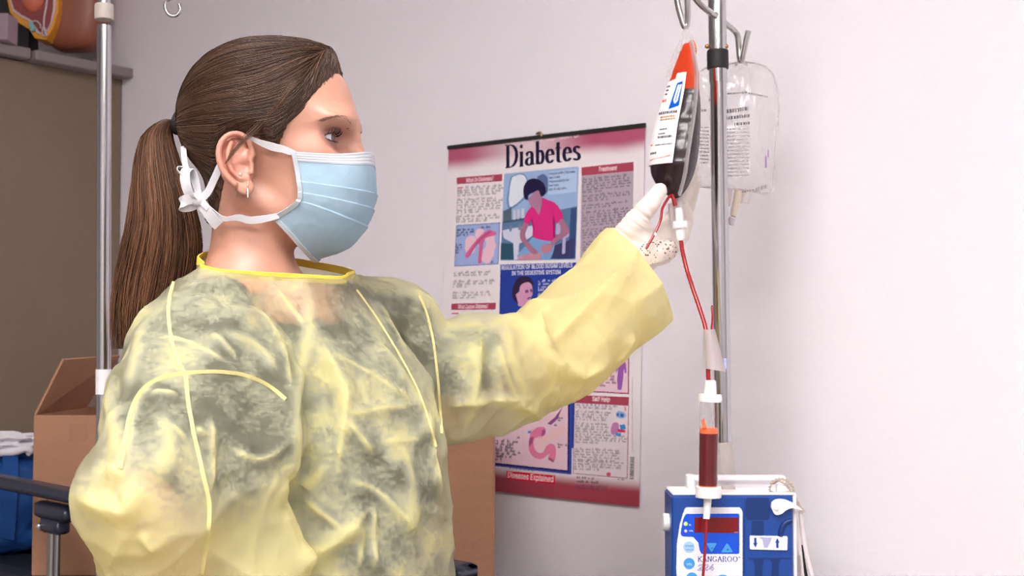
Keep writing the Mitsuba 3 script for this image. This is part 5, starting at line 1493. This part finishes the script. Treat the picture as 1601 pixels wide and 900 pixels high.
for p_, n_, q_ in zip(hs, hn, hq):
    if q_[2] > 40 and len(fly) < 110:
        d = unit(TIE - p_)
        a, l = rg.random(), .025 + .03 * rg.random()
        fly.append(spline([p_, p_ + d * l * .4 + n_ * .003, p_ + d * l * .8 + n_ * (.004 + .004 * a), p_ + d * l + n_ * (.003 + .007 * a)], 10))
ms, cs = strands(np.array(fly), np.full(len(fly), .00018), hair_cols(len(fly), rg, .3, 1))
put(hair + '__flyaway', ms, 'hair_strand', True, color=cs, kind='stuff', label='fine flyaway hairs')
# eyebrows and lashes
br = []
for s in (-1, 1):
    row = spline([(505, 188.5), (517, 184), (530, 181.8), (541, 184), (549, 191)], 60)
    hit, nn_ = cast(m_head.ray, row)
    for i in range(60):
        for j in range(5):
            k = min(59, max(0, i + rg.integers(-1, 2)))
            if not np.isfinite(hit[k]).all():
                continue
            w = np.interp(k, [0, 20, 40, 59], [.5, 1.1, 1.8, 2.4])
            a = np.array(hit[k]) + arr(0, 0, 1) * rg.uniform(-w, w) * .0008 + nn_[k] * .0002
            e = a - HX * rg.uniform(.004, .006) + arr(0, 0, .0008) + nn_[k] * .0009
            br.append((spline([a, (a + e) / 2 + nn_[k] * .0008, e], 5), s))
def mirror(pth):
    q = (np.asarray(pth) - HC) @ HR
    q[..., 1] *= -1
    return HC + q @ HR.T
for s in (-1, 1):
    P_ = np.array([b if s < 0 else mirror(b) for b, t_ in br if t_ == s])
    ms, cs = strands(P_, np.full(len(P_), .00022), np.tile([0.20, 0.105, 0.068], (len(P_), 1)) * rg.uniform(.6, 1.4, (len(P_), 1)))
    put(person + '__eyebrow', ms, 'hair_strand', True, color=cs, kind='stuff', label='brown eyebrow')
    la = []
    for lower in (0, 1):
        for k in range(34 if not lower else 24):
            az = (rg.uniform(-.5, 1.2)) 
            w = max(0, 1 - ((az - .30) / .98) ** 2)
            el = (.32 * w ** .7 if not lower else -.27 * w ** .8)
            d = arr(math.cos(az) * math.cos(el), s * math.sin(az) * math.cos(el), math.sin(el))
            c = arr(EYE[0], EYE[1] * s, EYE[2])
            a = c + d * 13.7
            l = rg.uniform(5, 7.5) if not lower else rg.uniform(1.5, 3)
            upd = arr(0, 0, 1 if not lower else -1)
            la.append(spline([head(*a), head(*(a + d * l * .5 + upd * .2)), head(*(a + d * l * .9 + upd * l * .28)), head(*(a + d * l * 1.05 + upd * l * .6))], 7))
    ms, cs = strands(np.array(la), np.full(len(la), .00022), np.tile([0.006, 0.005, 0.006], (len(la), 1)))
    put(person + '__eyelash', ms, 'hair_strand', True, color=cs, kind='stuff', label='dark eyelashes')

# earrings
h1, n1 = cast(m_head.ray, [(376, 273), (387, 286)])
put(person + '__stud_earring', trimesh.creation.icosphere(3, .0022).apply_translation(h1[0] + n1[0] * .0014), mat('silver', (0.85, 0.84, 0.83), 0.15, metallic=1.0), True, label='small round stud earring')
e0 = h1[1] + n1[1] * .002
put(person + '__drop_earring', cat(tube(spline([e0 + arr(0, 0, .001), e0 + arr(0, -.001, -.003), e0 + arr(0, -.001, -.006)], 8), .0005, 8), *[trimesh.creation.icosphere(2, r).apply_translation(e0 + arr(.0002, -.001, -z)) for z, r in ((.0075, .0014), (.0096, .0016), (.0116, .0013), (.0134, .0011), (.0152, .0010))]), 'silver', 50, label='slender dangling silver earring')

# ---------------------------------------------------------------- face mask
Epx = np.array([(462, 238), (463.5, 255), (466.5, 275), (469.5, 296), (468, 312), (454, 326), (428, 341)], float)
Cpx = np.array([(580, 238), (585, 264), (586.5, 292), (583, 317), (574, 347), (548, 381), (494, 405)], float)
Ey = np.array([-59, -61, -62, -62, -61, -57, -50], float)
nr, nc = 170, 90
tv = np.linspace(0, 1, nr)
Es = spline(np.column_stack([Epx, Ey]), nr)
Cs = spline(Cpx, nr)
Vm = np.zeros((nr, nc, 3))
th = np.linspace(0, np.pi, nc)
for i in range(nr):
    e, c = L(*Es[i]), L(*Cs[i], 0)
    v = tv[i]
    s = np.sin(th)
    shp = 0.62 + .25 * np.clip(v * 1.4, 0, 1)
    x = e[0] + (c[0] - e[0]) * s ** (0.9)
    y = np.sign(np.cos(th)) * np.abs(np.cos(th)) ** shp * e[1]
    z = e[2] + (c[2] - e[2]) * s ** (1.15)
    z = z - 5.5 * (1 - v) ** 2 * np.abs(np.sin(2 * th))
    Vm[i] = np.stack([x, y, z], 1)
gm = grid_mesh(np.array(Vm))
nrm = np.array(gm.vertex_normals).reshape(nr, nc, 3)
if nrm[nr // 3, nc // 2, 0] < 0:
    nrm = -nrm
pz = np.clip((tv - .40) / .145, 0, 3)
saw = np.where((tv > .40) & (tv < .835), 1 - (pz % 1), 0) ** 1.2
soft = meshkit.fbm(Vm.reshape(-1, 3) * .05, 3, 5).reshape(nr, nc) - .5
off = 1.9 * saw[:, None] * (.55 + .45 * np.sin(th)[None]) + 2.2 * soft
Vm = Vm + nrm * off[..., None]
Vw = HC + (Vm * mm) @ HR.T
for _ in range(6):
    fl_ = Vw.reshape(-1, 3).astype(np.float32)
    qd = core(to_head(fl_))
    gq = gradient(lambda p: core(to_head(p)), fl_, .003)
    push = gaussian_filter(np.maximum(.0034 - qd, 0).reshape(nr, nc), (11, 6))[..., None] * 1.25
    Vw = Vw + gq.reshape(nr, nc, 3) * push
scene['mask_blue'] = {'type': 'principledthin', 'base_color': rgb((0.37, 0.52, 0.635)), 'roughness': 0.6, 'diff_trans': 0.45, 'eta': 1.3}
scene['mask_edge'] = {'type': 'principledthin', 'base_color': rgb((0.54, 0.60, 0.64)), 'roughness': 0.6, 'diff_trans': 0.5, 'eta': 1.3}
scene['mask_white'] = {'type': 'principledthin', 'base_color': rgb((0.62, 0.64, 0.68)), 'roughness': 0.6, 'diff_trans': 0.5, 'eta': 1.3}
def outward(m):
    c = head(20, 0, -50)
    if ((m.triangles_center - c) * m.face_normals).sum(1).mean() < 0:
        m.invert()
    return m
fm = put(person + '__face_mask', outward(grid_mesh(Vw)), 'mask_blue', True, label='pale blue pleated surgical mask')
r_top = int(nr * .145)
stp = Vw[:r_top] + (nrm[:r_top] @ HR.T) * (.0007 + .0004 * (np.sin(np.linspace(0, 4 * np.pi, r_top)) ** 8)[:, None, None])
put(fm + '__top_band', outward(grid_mesh(stp)), 'mask_white', True, label='white upper band')
def edge_strip(line, inward, w, lab):
    a = np.array(line)
    put(fm + '__edge_binding', ribbon(a, inward, w, .0014), 'mask_edge', 30, label=lab)
i0, i1 = 0, nr - 1
for col, sgn in ((0, -1), (nc - 1, 1)):
    ln_ = Vw[:, col] + HL * sgn * .0012
    edge_strip(ln_[::3], np.gradient(Vw[::3, col], axis=0)[:, [0, 2, 1]] * 0 + HX, .0050, 'white side binding')
edge_strip(Vw[i1, ::2] + (nrm[i1, ::2] @ HR.T) * .001, np.array([Vw[i1 - 14, k] - Vw[i1, k] for k in range(0, nc, 2)]), .0050, 'white bottom binding')
# straps and bow
def HP(px, py, y):
    return head(*L(px, py, y))
mat('strap_white', (0.56, 0.55, 0.58), 0.6, 0.3)
def strap(pts, w, wd, lab, tw=None):
    c = spline(np.array([HP(*q) for q in pts]), 30)
    wdv = np.broadcast_to(np.asarray(wd, float), (30, 3)) if tw is None else np.array([np.asarray(wd) * math.cos(a) + np.asarray(tw[0]) * math.sin(a) for a in np.linspace(tw[1], tw[2], 30)])
    put(fm + '__strap', ribbon(c, wdv, w, .0009), 'strap_white', 40, label=lab)
strap([(464, 241, -61), (445, 234, -66), (425, 229, -70), (405, 222, -74), (388, 214, -78)], np.interp(np.linspace(0, 1, 30), [0, .15, .5, 1], [.0045, .007, .0085, .003]), (0, -.3, 1), 'upper strap running to the ear', ((.3, -.9, -.2), -.2, .35))
strap([(436, 337, -53), (412, 342, -58), (390, 344, -60), (372, 340, -60), (350, 342, -58), (335, 334, -55), (320, 322, -54), (306, 312, -56)], np.interp(np.linspace(0, 1, 30), [0, .2, .42, .5, .75, 1], [.006, .008, .0075, .0045, .009, .011]), (0, -.25, 1), 'lower strap running round the neck', ((.3, -.9, .1), -.1, .5))
strap([(350, 244, -72), (343, 262, -70), (334, 282, -66), (325, 300, -62), (312, 313, -58)], .0082, (.8, -.3, .35), 'strap behind the ear')
strap([(287, 228, -30), (288, 245, -40), (291, 262, -48), (300, 284, -54), (308, 310, -57)], .0065, (.9, -.4, 0), 'strap on the back of the hair')
strap([(308, 312, -58), (297, 296, -62), (286, 276, -64), (278, 267, -62), (279, 262, -60), (288, 263, -57), (296, 275, -55), (303, 294, -55), (309, 310, -56)], .0085, (.25, -1, .1), 'bow loop')
strap([(308, 313, -58), (297, 306, -66), (290, 285, -68), (290, 268, -66), (297, 265, -60), (304, 282, -57), (309, 308, -56)], .012, (.9, -.35, -.2), 'bow loop')
strap([(309, 312, -58), (299, 311, -64), (289, 313, -66), (283, 318, -64), (286, 323, -60), (298, 322, -57), (310, 316, -56)], .011, (.1, -.3, 1), 'bow loop')
strap([(309, 312, -58), (318, 322, -60), (326, 334, -60), (335, 346, -58), (342, 353, -56)], .0125, (.7, -.35, .6), 'bow tail')
strap([(309, 311, -58), (318, 318, -62), (326, 326, -62)], .006, (.7, -.2, .6), 'bow tail')
put(fm + '__knot', trimesh.Trimesh(trimesh.creation.icosphere(3).vertices * arr(.0072, .006, .0078) + HP(308.5, 311.5, -59), trimesh.creation.icosphere(3).faces, process=False), 'strap_white', True, label='bow knot')


# ---------------------------------------------------------------- shirt, trousers, shoes under the gown
def shirt_sdf(p):
    d = smin(torso(p) - .010, ell(p, tl(.03, 0, 1.19), (.128, .158, .17), TR_), .03)
    d = smin(d, cap(p, SN + arr(0, 0, .0), SN + (EN_ - SN) * .80, .058, .060), .03)
    d = smin(d, cap(p, SF, SF + (EF - SF) * .36, .056, .058), .03)
    return smax(d, gown_sdf(p) + .015, .006)
m_shirt = surface(shirt_sdf, arr(-.55, .98, .70), arr(.1, 1.75, 1.48), 0.007, 1)
v_ = np.array(m_shirt.vertices)
n_ = np.array(m_shirt.vertex_normals)
v_ = v_ + n_ * ((meshkit.fbm(v_ * 14, 3, 31) - .62) * .016)[:, None]
m_shirt = trimesh.Trimesh(v_, m_shirt.faces, process=False)
neckc = P(415, 440, 1.37)
hole = (np.linalg.norm(v_[:, :2] - neckc[:2], axis=1) < .085) & (v_[:, 2] > 1.352)
m_shirt = keep(m_shirt, ~hole & (v_[:, 2] > .78))
put(person + '__shirt', m_shirt, mat('dark_shirt', (0.020, 0.024, 0.027), 0.8, 0.2), True, label='dark short-sleeved shirt seen through the gown')
def trousers_sdf(p):
    d = None
    for h, k, a in HIPS:
        e = chain(p, [h, k, a + arr(0, 0, .02)], (.105, .078, .07), .02)
        d = e if d is None else smin(d, e, .02)
    return smin(d, ell(p, tl(-.01, 0, .86), (.132, .18, .13), TR_), .04)
put(person + '__trousers', surface(trousers_sdf, arr(-.6, 1.05, .04), arr(.15, 1.75, 1.02), .01, 1), mat('dark_trousers', (0.02, 0.024, 0.04), 0.8, 0.2), True, label='dark trousers')
for h, k, a in HIPS:
    put(person + '__shoe', surface(lambda p: np.maximum(smin(cap(p, a + arr(0, 0, -.035), a + TF * .14 + arr(0, 0, -.052), .045, .036), cap(p, a, a + arr(0, 0, -.03), .045, .045), .02), .002 - p[:, 2]), a + arr(-.12, -.2, -.12), a + arr(.25, .12, .1), .006, 1), mat('shoe_white', (0.7, 0.7, 0.7), .5), True, label='white shoe')

# ---------------------------------------------------------------- glove
m_gl = surface(lambda p: hand_far(p, .0008), P(960, 440, 1.74) + arr(-.04, -.05, -.05), P(1085, 255, 1.79) + arr(.03, .05, .03), 0.0018)
v_ = np.array(m_gl.vertices)
n_ = np.array(m_gl.vertex_normals)
axis_t = unit(THUMB[3] - THUMB[0])
sarc = (v_ - THUMB[0]) @ axis_t
wr = np.abs(meshkit.noise(np.stack([sarc * 190, v_[:, 1] * 35, v_[:, 2] * 20], 1), 3) - .5)
nearth = np.exp(-((sarc - .035) / .04) ** 2)
v_ = v_ + n_ * (-(wr * .0042 * (.35 + nearth)) + .001)[:, None]
m_gl = trimesh.Trimesh(v_, m_gl.faces, process=False)
scene['latex'] = {'type': 'twosided', 'b': {'type': 'principled', 'base_color': rgb((0.76, 0.685, 0.63)), 'roughness': 0.42, 'specular': 0.4, 'sheen': 0.3}}
gv = put(person + '__glove', m_gl, 'latex', True, label='cream latex glove')
# loose cuff of the glove, with its speckled wrinkled band
def cuff_ring(px, py, Y, half, tilt, nseg=40):
    a = np.linspace(0, 2 * np.pi, nseg, endpoint=False)
    c = P(px, py, Y)
    ax1 = (P(px + half * math.cos(tilt), py + half * math.sin(tilt), Y) - c)
    ax2 = arr(0, 1, 0) * np.linalg.norm(ax1) * .8
    return c + np.cos(a)[:, None] * ax1 + np.sin(a)[:, None] * ax2
rings = [cuff_ring(1002, 380, 1.748, 44, -.10), cuff_ring(1004, 389, 1.748, 50, -.22), cuff_ring(1007, 398, 1.748, 53, -.27), cuff_ring(1009, 407, 1.748, 51, -.30), cuff_ring(1012, 416, 1.748, 45, -.30)]
RV = np.stack(rings)
nz = meshkit.fbm(RV.reshape(-1, 3) * arr(150, 150, 150), 3, 12).reshape(5, 40) - .5
RV = RV + (RV - RV.mean(1, keepdims=True)) * (nz[..., None] * .22)
def latex_speck(p, n, uv):
    f = noise(p.x * 480, p.y * 300, p.z * 330)
    return mikit.mix((0.70, 0.62, 0.56), (0.20, 0.12, 0.075), mikit.smoothstep(.66, .78, f))
scene['latex_speckled'] = {'type': 'twosided', 'b': {'type': 'principled', 'base_color': mikit.proc(latex_speck), 'roughness': 0.55, 'specular': 0.3}}
put(gv + '__cuff', grid_mesh(RV, True), 'latex_speckled', True, label='speckled wrinkled glove cuff')

# ---------------------------------------------------------------- gown
m_g = surface(gown_sdf, arr(-.60, .95, .50), arr(.32, 1.92, 1.56), 0.0034, 2)
def sharp(n):
    return np.abs(2 * n - 1)
def crumple(v):
    R1 = np.array([[.36, .48, -.8], [-.8, .6, 0], [.48, .64, .6]])
    w = v @ R1.T
    w = w + .05 * (np.stack([meshkit.noise(v * 6 + k * 9.1, k) for k in range(3)], 1) - .5)
    rid = lambda q, k, e: (1 - sharp(meshkit.noise(q, k))) ** e
    a = (meshkit.fbm(w * 7, 2, 3) - .5) * .022 + rid(w * arr(7, 12, 7), 1, 5) * .0075 + rid(w @ R1.T * arr(16, 9, 16), 2, 6) * .005 + rid(w * 30, 5, 6) * .0022
    b = sharp(meshkit.noise(v * arr(9, 9, 9) + 40, 8)) * .006 + sharp(meshkit.noise(w * 22, 9)) * .003
    return a - .004 - b * .6
vg = np.array(m_g.vertices)
ng = np.array(m_g.vertex_normals)
vg = vg + ng * crumple(vg)[:, None]
m_g = trimesh.Trimesh(vg, m_g.faces, process=False)
# sharp creases along the lines where the stiff fabric is folded
CREASES = [[(252, 525), (300, 540), (360, 570)], [(330, 520), (370, 565)], [(235, 615), (280, 620)], [(265, 665), (290, 692)], [(302, 670), (322, 682)], [(170, 730), (197, 750)], [(118, 775), (195, 797), (204, 770)], [(168, 893), (200, 825)],
    [(220, 830), (245, 865)], [(200, 740), (213, 640), (240, 597)], [(330, 650), (328, 770)], [(483, 501), (535, 605), (535, 657), (523, 784)], [(506, 547), (593, 594), (653, 634)], [(535, 651), (653, 631)], [(538, 657), (587, 712)],
    [(593, 692), (662, 686)], [(470, 765), (512, 727)], [(470, 776), (540, 830)], [(540, 750), (595, 770), (627, 825)], [(490, 870), (523, 842), (593, 784)], [(587, 784), (584, 895)], [(558, 895), (570, 820)], [(598, 773), (650, 836)],
    [(662, 634), (673, 703), (692, 790)], [(844, 520), (840, 490)], [(852, 544), (904, 492), (960, 436), (980, 424)], [(848, 552), (904, 584), (955, 568)], [(776, 528), (792, 592), (820, 650)], [(752, 524), (744, 584), (728, 640)],
    [(700, 634), (740, 626), (840, 620)], [(800, 620), (850, 655)], [(872, 600), (860, 635)], [(960, 568), (992, 520)], [(395, 470), (440, 540), (452, 620)], [(430, 450), (478, 520)], [(360, 700), (400, 720), (452, 690)], [(590, 470), (640, 560)]]
FOLDS = [([(470, 430), (482, 480), (480, 540), (464, 605), (463, 690), (450, 765), (422, 800)], .009, .011), ([(468, 503), (530, 605), (536, 656), (532, 700)], .011, .012), ([(582, 520), (650, 628), (664, 690)], .009, .010), ([(168, 605), (190, 730)], .007, .010),
    ([(112, 775), (196, 798), (203, 752)], .010, .009), ([(463, 888), (520, 848), (576, 818)], .010, .010), ([(476, 625), (478, 690), (470, 760), (440, 812)], -.016, .013), ([(504, 560), (512, 640), (500, 700)], -.010, .015), ([(250, 640), (262, 700), (240, 760)], .006, .012),
    ([(790, 500), (800, 560), (830, 640)], .007, .010), ([(735, 520), (740, 600), (725, 680)], .007, .010), ([(765, 505), (768, 580), (760, 660)], -.007, .010), ([(852, 480), (846, 520), (870, 575), (940, 582)], .009, .011), ([(860, 535), (920, 480), (975, 430)], .007, .009),
    ([(705, 620), (780, 628), (850, 640)], .006, .009), ([(620, 690), (640, 760), (632, 850)], .008, .014), ([(575, 690), (588, 770), (582, 880)], -.007, .014), ([(340, 520), (400, 545), (440, 590)], .006, .010), ([(225, 500), (215, 560), (205, 610)], .006, .012)]
vg = np.array(m_g.vertices)
ng = np.array(m_g.vertex_normals)
add_, fold_, mark_ = np.zeros(len(vg)), np.zeros(len(vg)), np.zeros(len(vg))
jobs = [(c, .0045 + .002 * (i % 3) + (.0022 if c[0][0] > 690 else 0), None) for i, c in enumerate(CREASES)] + FOLDS
for c, hgt, wid in jobs:
    hit, hn_ = cast(m_g.ray, spline(np.array(c, float), 60))
    okh = np.isfinite(hit).all(1)
    hit, hn_ = hit[okh], hn_[okh]
    if len(hit) < 8:
        continue
    dd, ix = cKDTree(hit).query(vg, distance_upper_bound=.05)
    fin = np.isfinite(dd)
    hs_ = np.stack([gaussian_filter(hn_[:, i], 4, mode='nearest') for i in range(3)], 1)
    agree = np.clip(((ng * hs_[np.where(fin, ix, 0)]).sum(1) - .1) / .6, 0, 1)
    along = np.where(fin, ix, 0) / max(1, len(hit) - 1)
    fade = agree * np.clip(np.minimum(along, 1 - along) * 5, .05, 1)
    if wid is None:
        mark_ = np.maximum(mark_, np.where(fin, fade * np.exp(-(np.where(fin, dd, 9) / .0027) ** 2), 0))
        add_ = np.maximum(add_, np.where(fin, hgt * fade * np.exp(-dd / .0055), 0))
    else:
        if hgt > 0:
            mark_ = np.maximum(mark_, np.where(fin, .75 * fade * np.exp(-(np.where(fin, dd, 9) / .007) ** 2), 0))
        fold_ += np.where(fin, hgt * fade * np.exp(-(np.where(fin, dd, 9) / wid) ** 2), 0)
m_g = trimesh.Trimesh(vg + ng * (add_ + .8 * fold_)[:, None], m_g.faces, process=False)
trimesh.smoothing.filter_taubin(m_g, iterations=3)
MARKS = cKDTree(np.array(m_g.vertices)), mark_
def cut(m, sel_v, o, n):
    """Cuts the part of the mesh that sel_v picks by a plane, keeping the side the normal points to."""
    f = sel_v[m.faces].any(1)
    a = trimesh.Trimesh(m.vertices, m.faces[f], process=False)
    b = trimesh.Trimesh(m.vertices, m.faces[~f], process=False)
    a = trimesh.intersections.slice_mesh_plane(a, n, o)
    r = trimesh.util.concatenate([a, b])
    r.merge_vertices(digits_vertex=7)
    return r
vg = np.array(m_g.vertices)
# neckline
nA, nB, nC = P(308, 399, 1.372), P(541, 431, 1.372), P(455, 433, 1.295)
nn_ = unit(np.cross(nB - nA, nC - nA))
if nn_[2] > 0:
    nn_ = -nn_
m_g = cut(m_g, (np.linalg.norm(vg[:, :2] - P(425, 420, 1.372)[:2], axis=1) < .125) & (vg[:, 2] > 1.35), nA, nn_)
# far cuff
cc_ = P(998, 434, 1.742)
cd_ = unit(P(1040, 405, 1.752) - cc_)
a1, a2 = P(950, 363, 1.742), P(1047, 505, 1.742)
cn = unit(np.cross(a2 - a1, arr(-.25, 1, 0)))
if cn @ cd_ > 0:
    cn = -cn
vg = np.array(m_g.vertices)
m_g = cut(m_g, np.linalg.norm(vg - cc_, axis=1) < .20, cc_, cn)
# hem, below the picture
m_g = trimesh.intersections.slice_mesh_plane(m_g, arr(0, 0, 1), arr(0, 0, .56))
m_g.merge_vertices(digits_vertex=7)
def fabric(p, n, uv):
    a = fbm(p.x * 26, p.y * 26, p.z * 26, 3)
    b = noise(p.x * 700, p.y * 700, p.z * 220)
    c = noise(p.x * 180, p.y * 180, p.z * 900)
    a2 = fbm(p.x * 11 + 3, p.y * 11, p.z * 11, 2)
    e = noise(p.x * 260, p.y * 260, p.z * 260)
    t = 0.50 + 1.35 * (a - 0.5) + 0.8 * (a2 - .5) + 0.14 * (b - .5) + .14 * (c - .5) + .26 * (e - .5)
    loose = mikit.smoothstep(-.03, .03, p.x) + (1 - mikit.smoothstep(1.15, 1.21, p.z)) * (1 - mikit.smoothstep(1.18, 1.25, p.y))   # the doubled lower sleeves
    return dr.clip(t, 0.05, 0.78) * (1 - .72 * dr.minimum(loose, 1)) * (1 - .85 * dr.clip(uv.x, 0, 1))   # worn-in fold lines are denser
def fabric_color(p, n, uv):
    return mikit.mix((0.94, 0.88, 0.45), (0.90, 0.895, 0.66), mikit.smoothstep(.05, .6, fabric(p, n, uv)))
scene['gown_fabric'] = {'type': 'principledthin', 'base_color': mikit.proc(fabric_color), 'roughness': 0.4, 'spec_trans': mikit.proc(fabric), 'diff_trans': 0.95, 'eta': 1.2}
scene['gown_double'] = {'type': 'principledthin', 'base_color': rgb((0.93, 0.87, 0.46)), 'roughness': 0.5, 'spec_trans': 0.2, 'diff_trans': 0.8, 'eta': 1.25}
md_, mi_ = MARKS[0].query(np.array(m_g.vertices))
gown = put(person + '__gown', m_g, 'gown_fabric', True, uv=np.stack([MARKS[1][mi_], np.zeros(len(mi_))], 1), label='translucent yellow non-woven isolation gown')
# neck binding along the cut
vb = np.array(m_g.vertices)
ed = m_g.edges[trimesh.grouping.group_rows(m_g.edges_sorted, require_count=1)]
bi = np.unique(ed)
nb_ = bi[np.abs((vb[bi] - nA) @ nn_) < 1e-5]
nb_ = nb_[np.linalg.norm(vb[nb_][:, :2] - P(425, 420, 1.372)[:2], axis=1) < .13]
cN = vb[nb_].mean(0)
o_ = np.argsort(np.arctan2(vb[nb_][:, 1] - cN[1], vb[nb_][:, 0] - cN[0]))
loop = vb[nb_][o_]
loop = np.vstack([loop, loop[:1]])
loop = np.stack([np.interp(np.linspace(0, len(loop) - 1, 120), np.arange(len(loop)), gaussian_filter(loop[:, i], 2, mode='wrap')) for i in range(3)], 1)
put(gown + '__neck_binding', ribbon(loop + nn_ * .002, nn_ + 0 * loop, .0085, .0016), mat('binding_yellow', (0.86, 0.66, 0.09), .6), 40, label='bright yellow neck binding')
gray = m_g.ray
def seam(pxs, w, lab, n=60, lift=.0008):
    row = spline(np.array(pxs, float), n)
    hit, nn = cast(gray, row)
    ok = np.isfinite(hit).all(1)
    h = hit[ok] + nn[ok] * np.sign(((CAM - hit[ok]) * nn[ok]).sum(1, keepdims=True)) * lift
    h = np.stack([gaussian_filter(h[:, i], 1.0, mode='nearest') for i in range(3)], 1)
    tg_ = np.gradient(h, axis=0)
    vw = CAM - h
    put(gown + '__seam', ribbon(h, np.cross(tg_, vw), w, .0012), 'gown_double', 40, label=lab)
seam([(290, 414), (273, 440), (264, 480), (268, 530), (280, 568), (290, 585)], .0035, 'shoulder seam')
seam([(290, 585), (294, 630), (303, 680), (315, 735), (326, 785), (324, 835), (314, 898)], .0036, 'sleeve seam')
seam([(187, 735), (194, 700), (205, 645), (222, 611), (250, 592), (290, 584), (335, 581), (380, 586), (418, 602), (448, 626)], .0036, 'armhole seam')
seam([(655, 462), (668, 495), (679, 545), (686, 610), (690, 680)], .003, 'far armhole seam')
seam([(556, 452), (585, 492), (618, 545), (648, 600), (667, 648), (682, 700)], .0022, 'front edge of the gown')
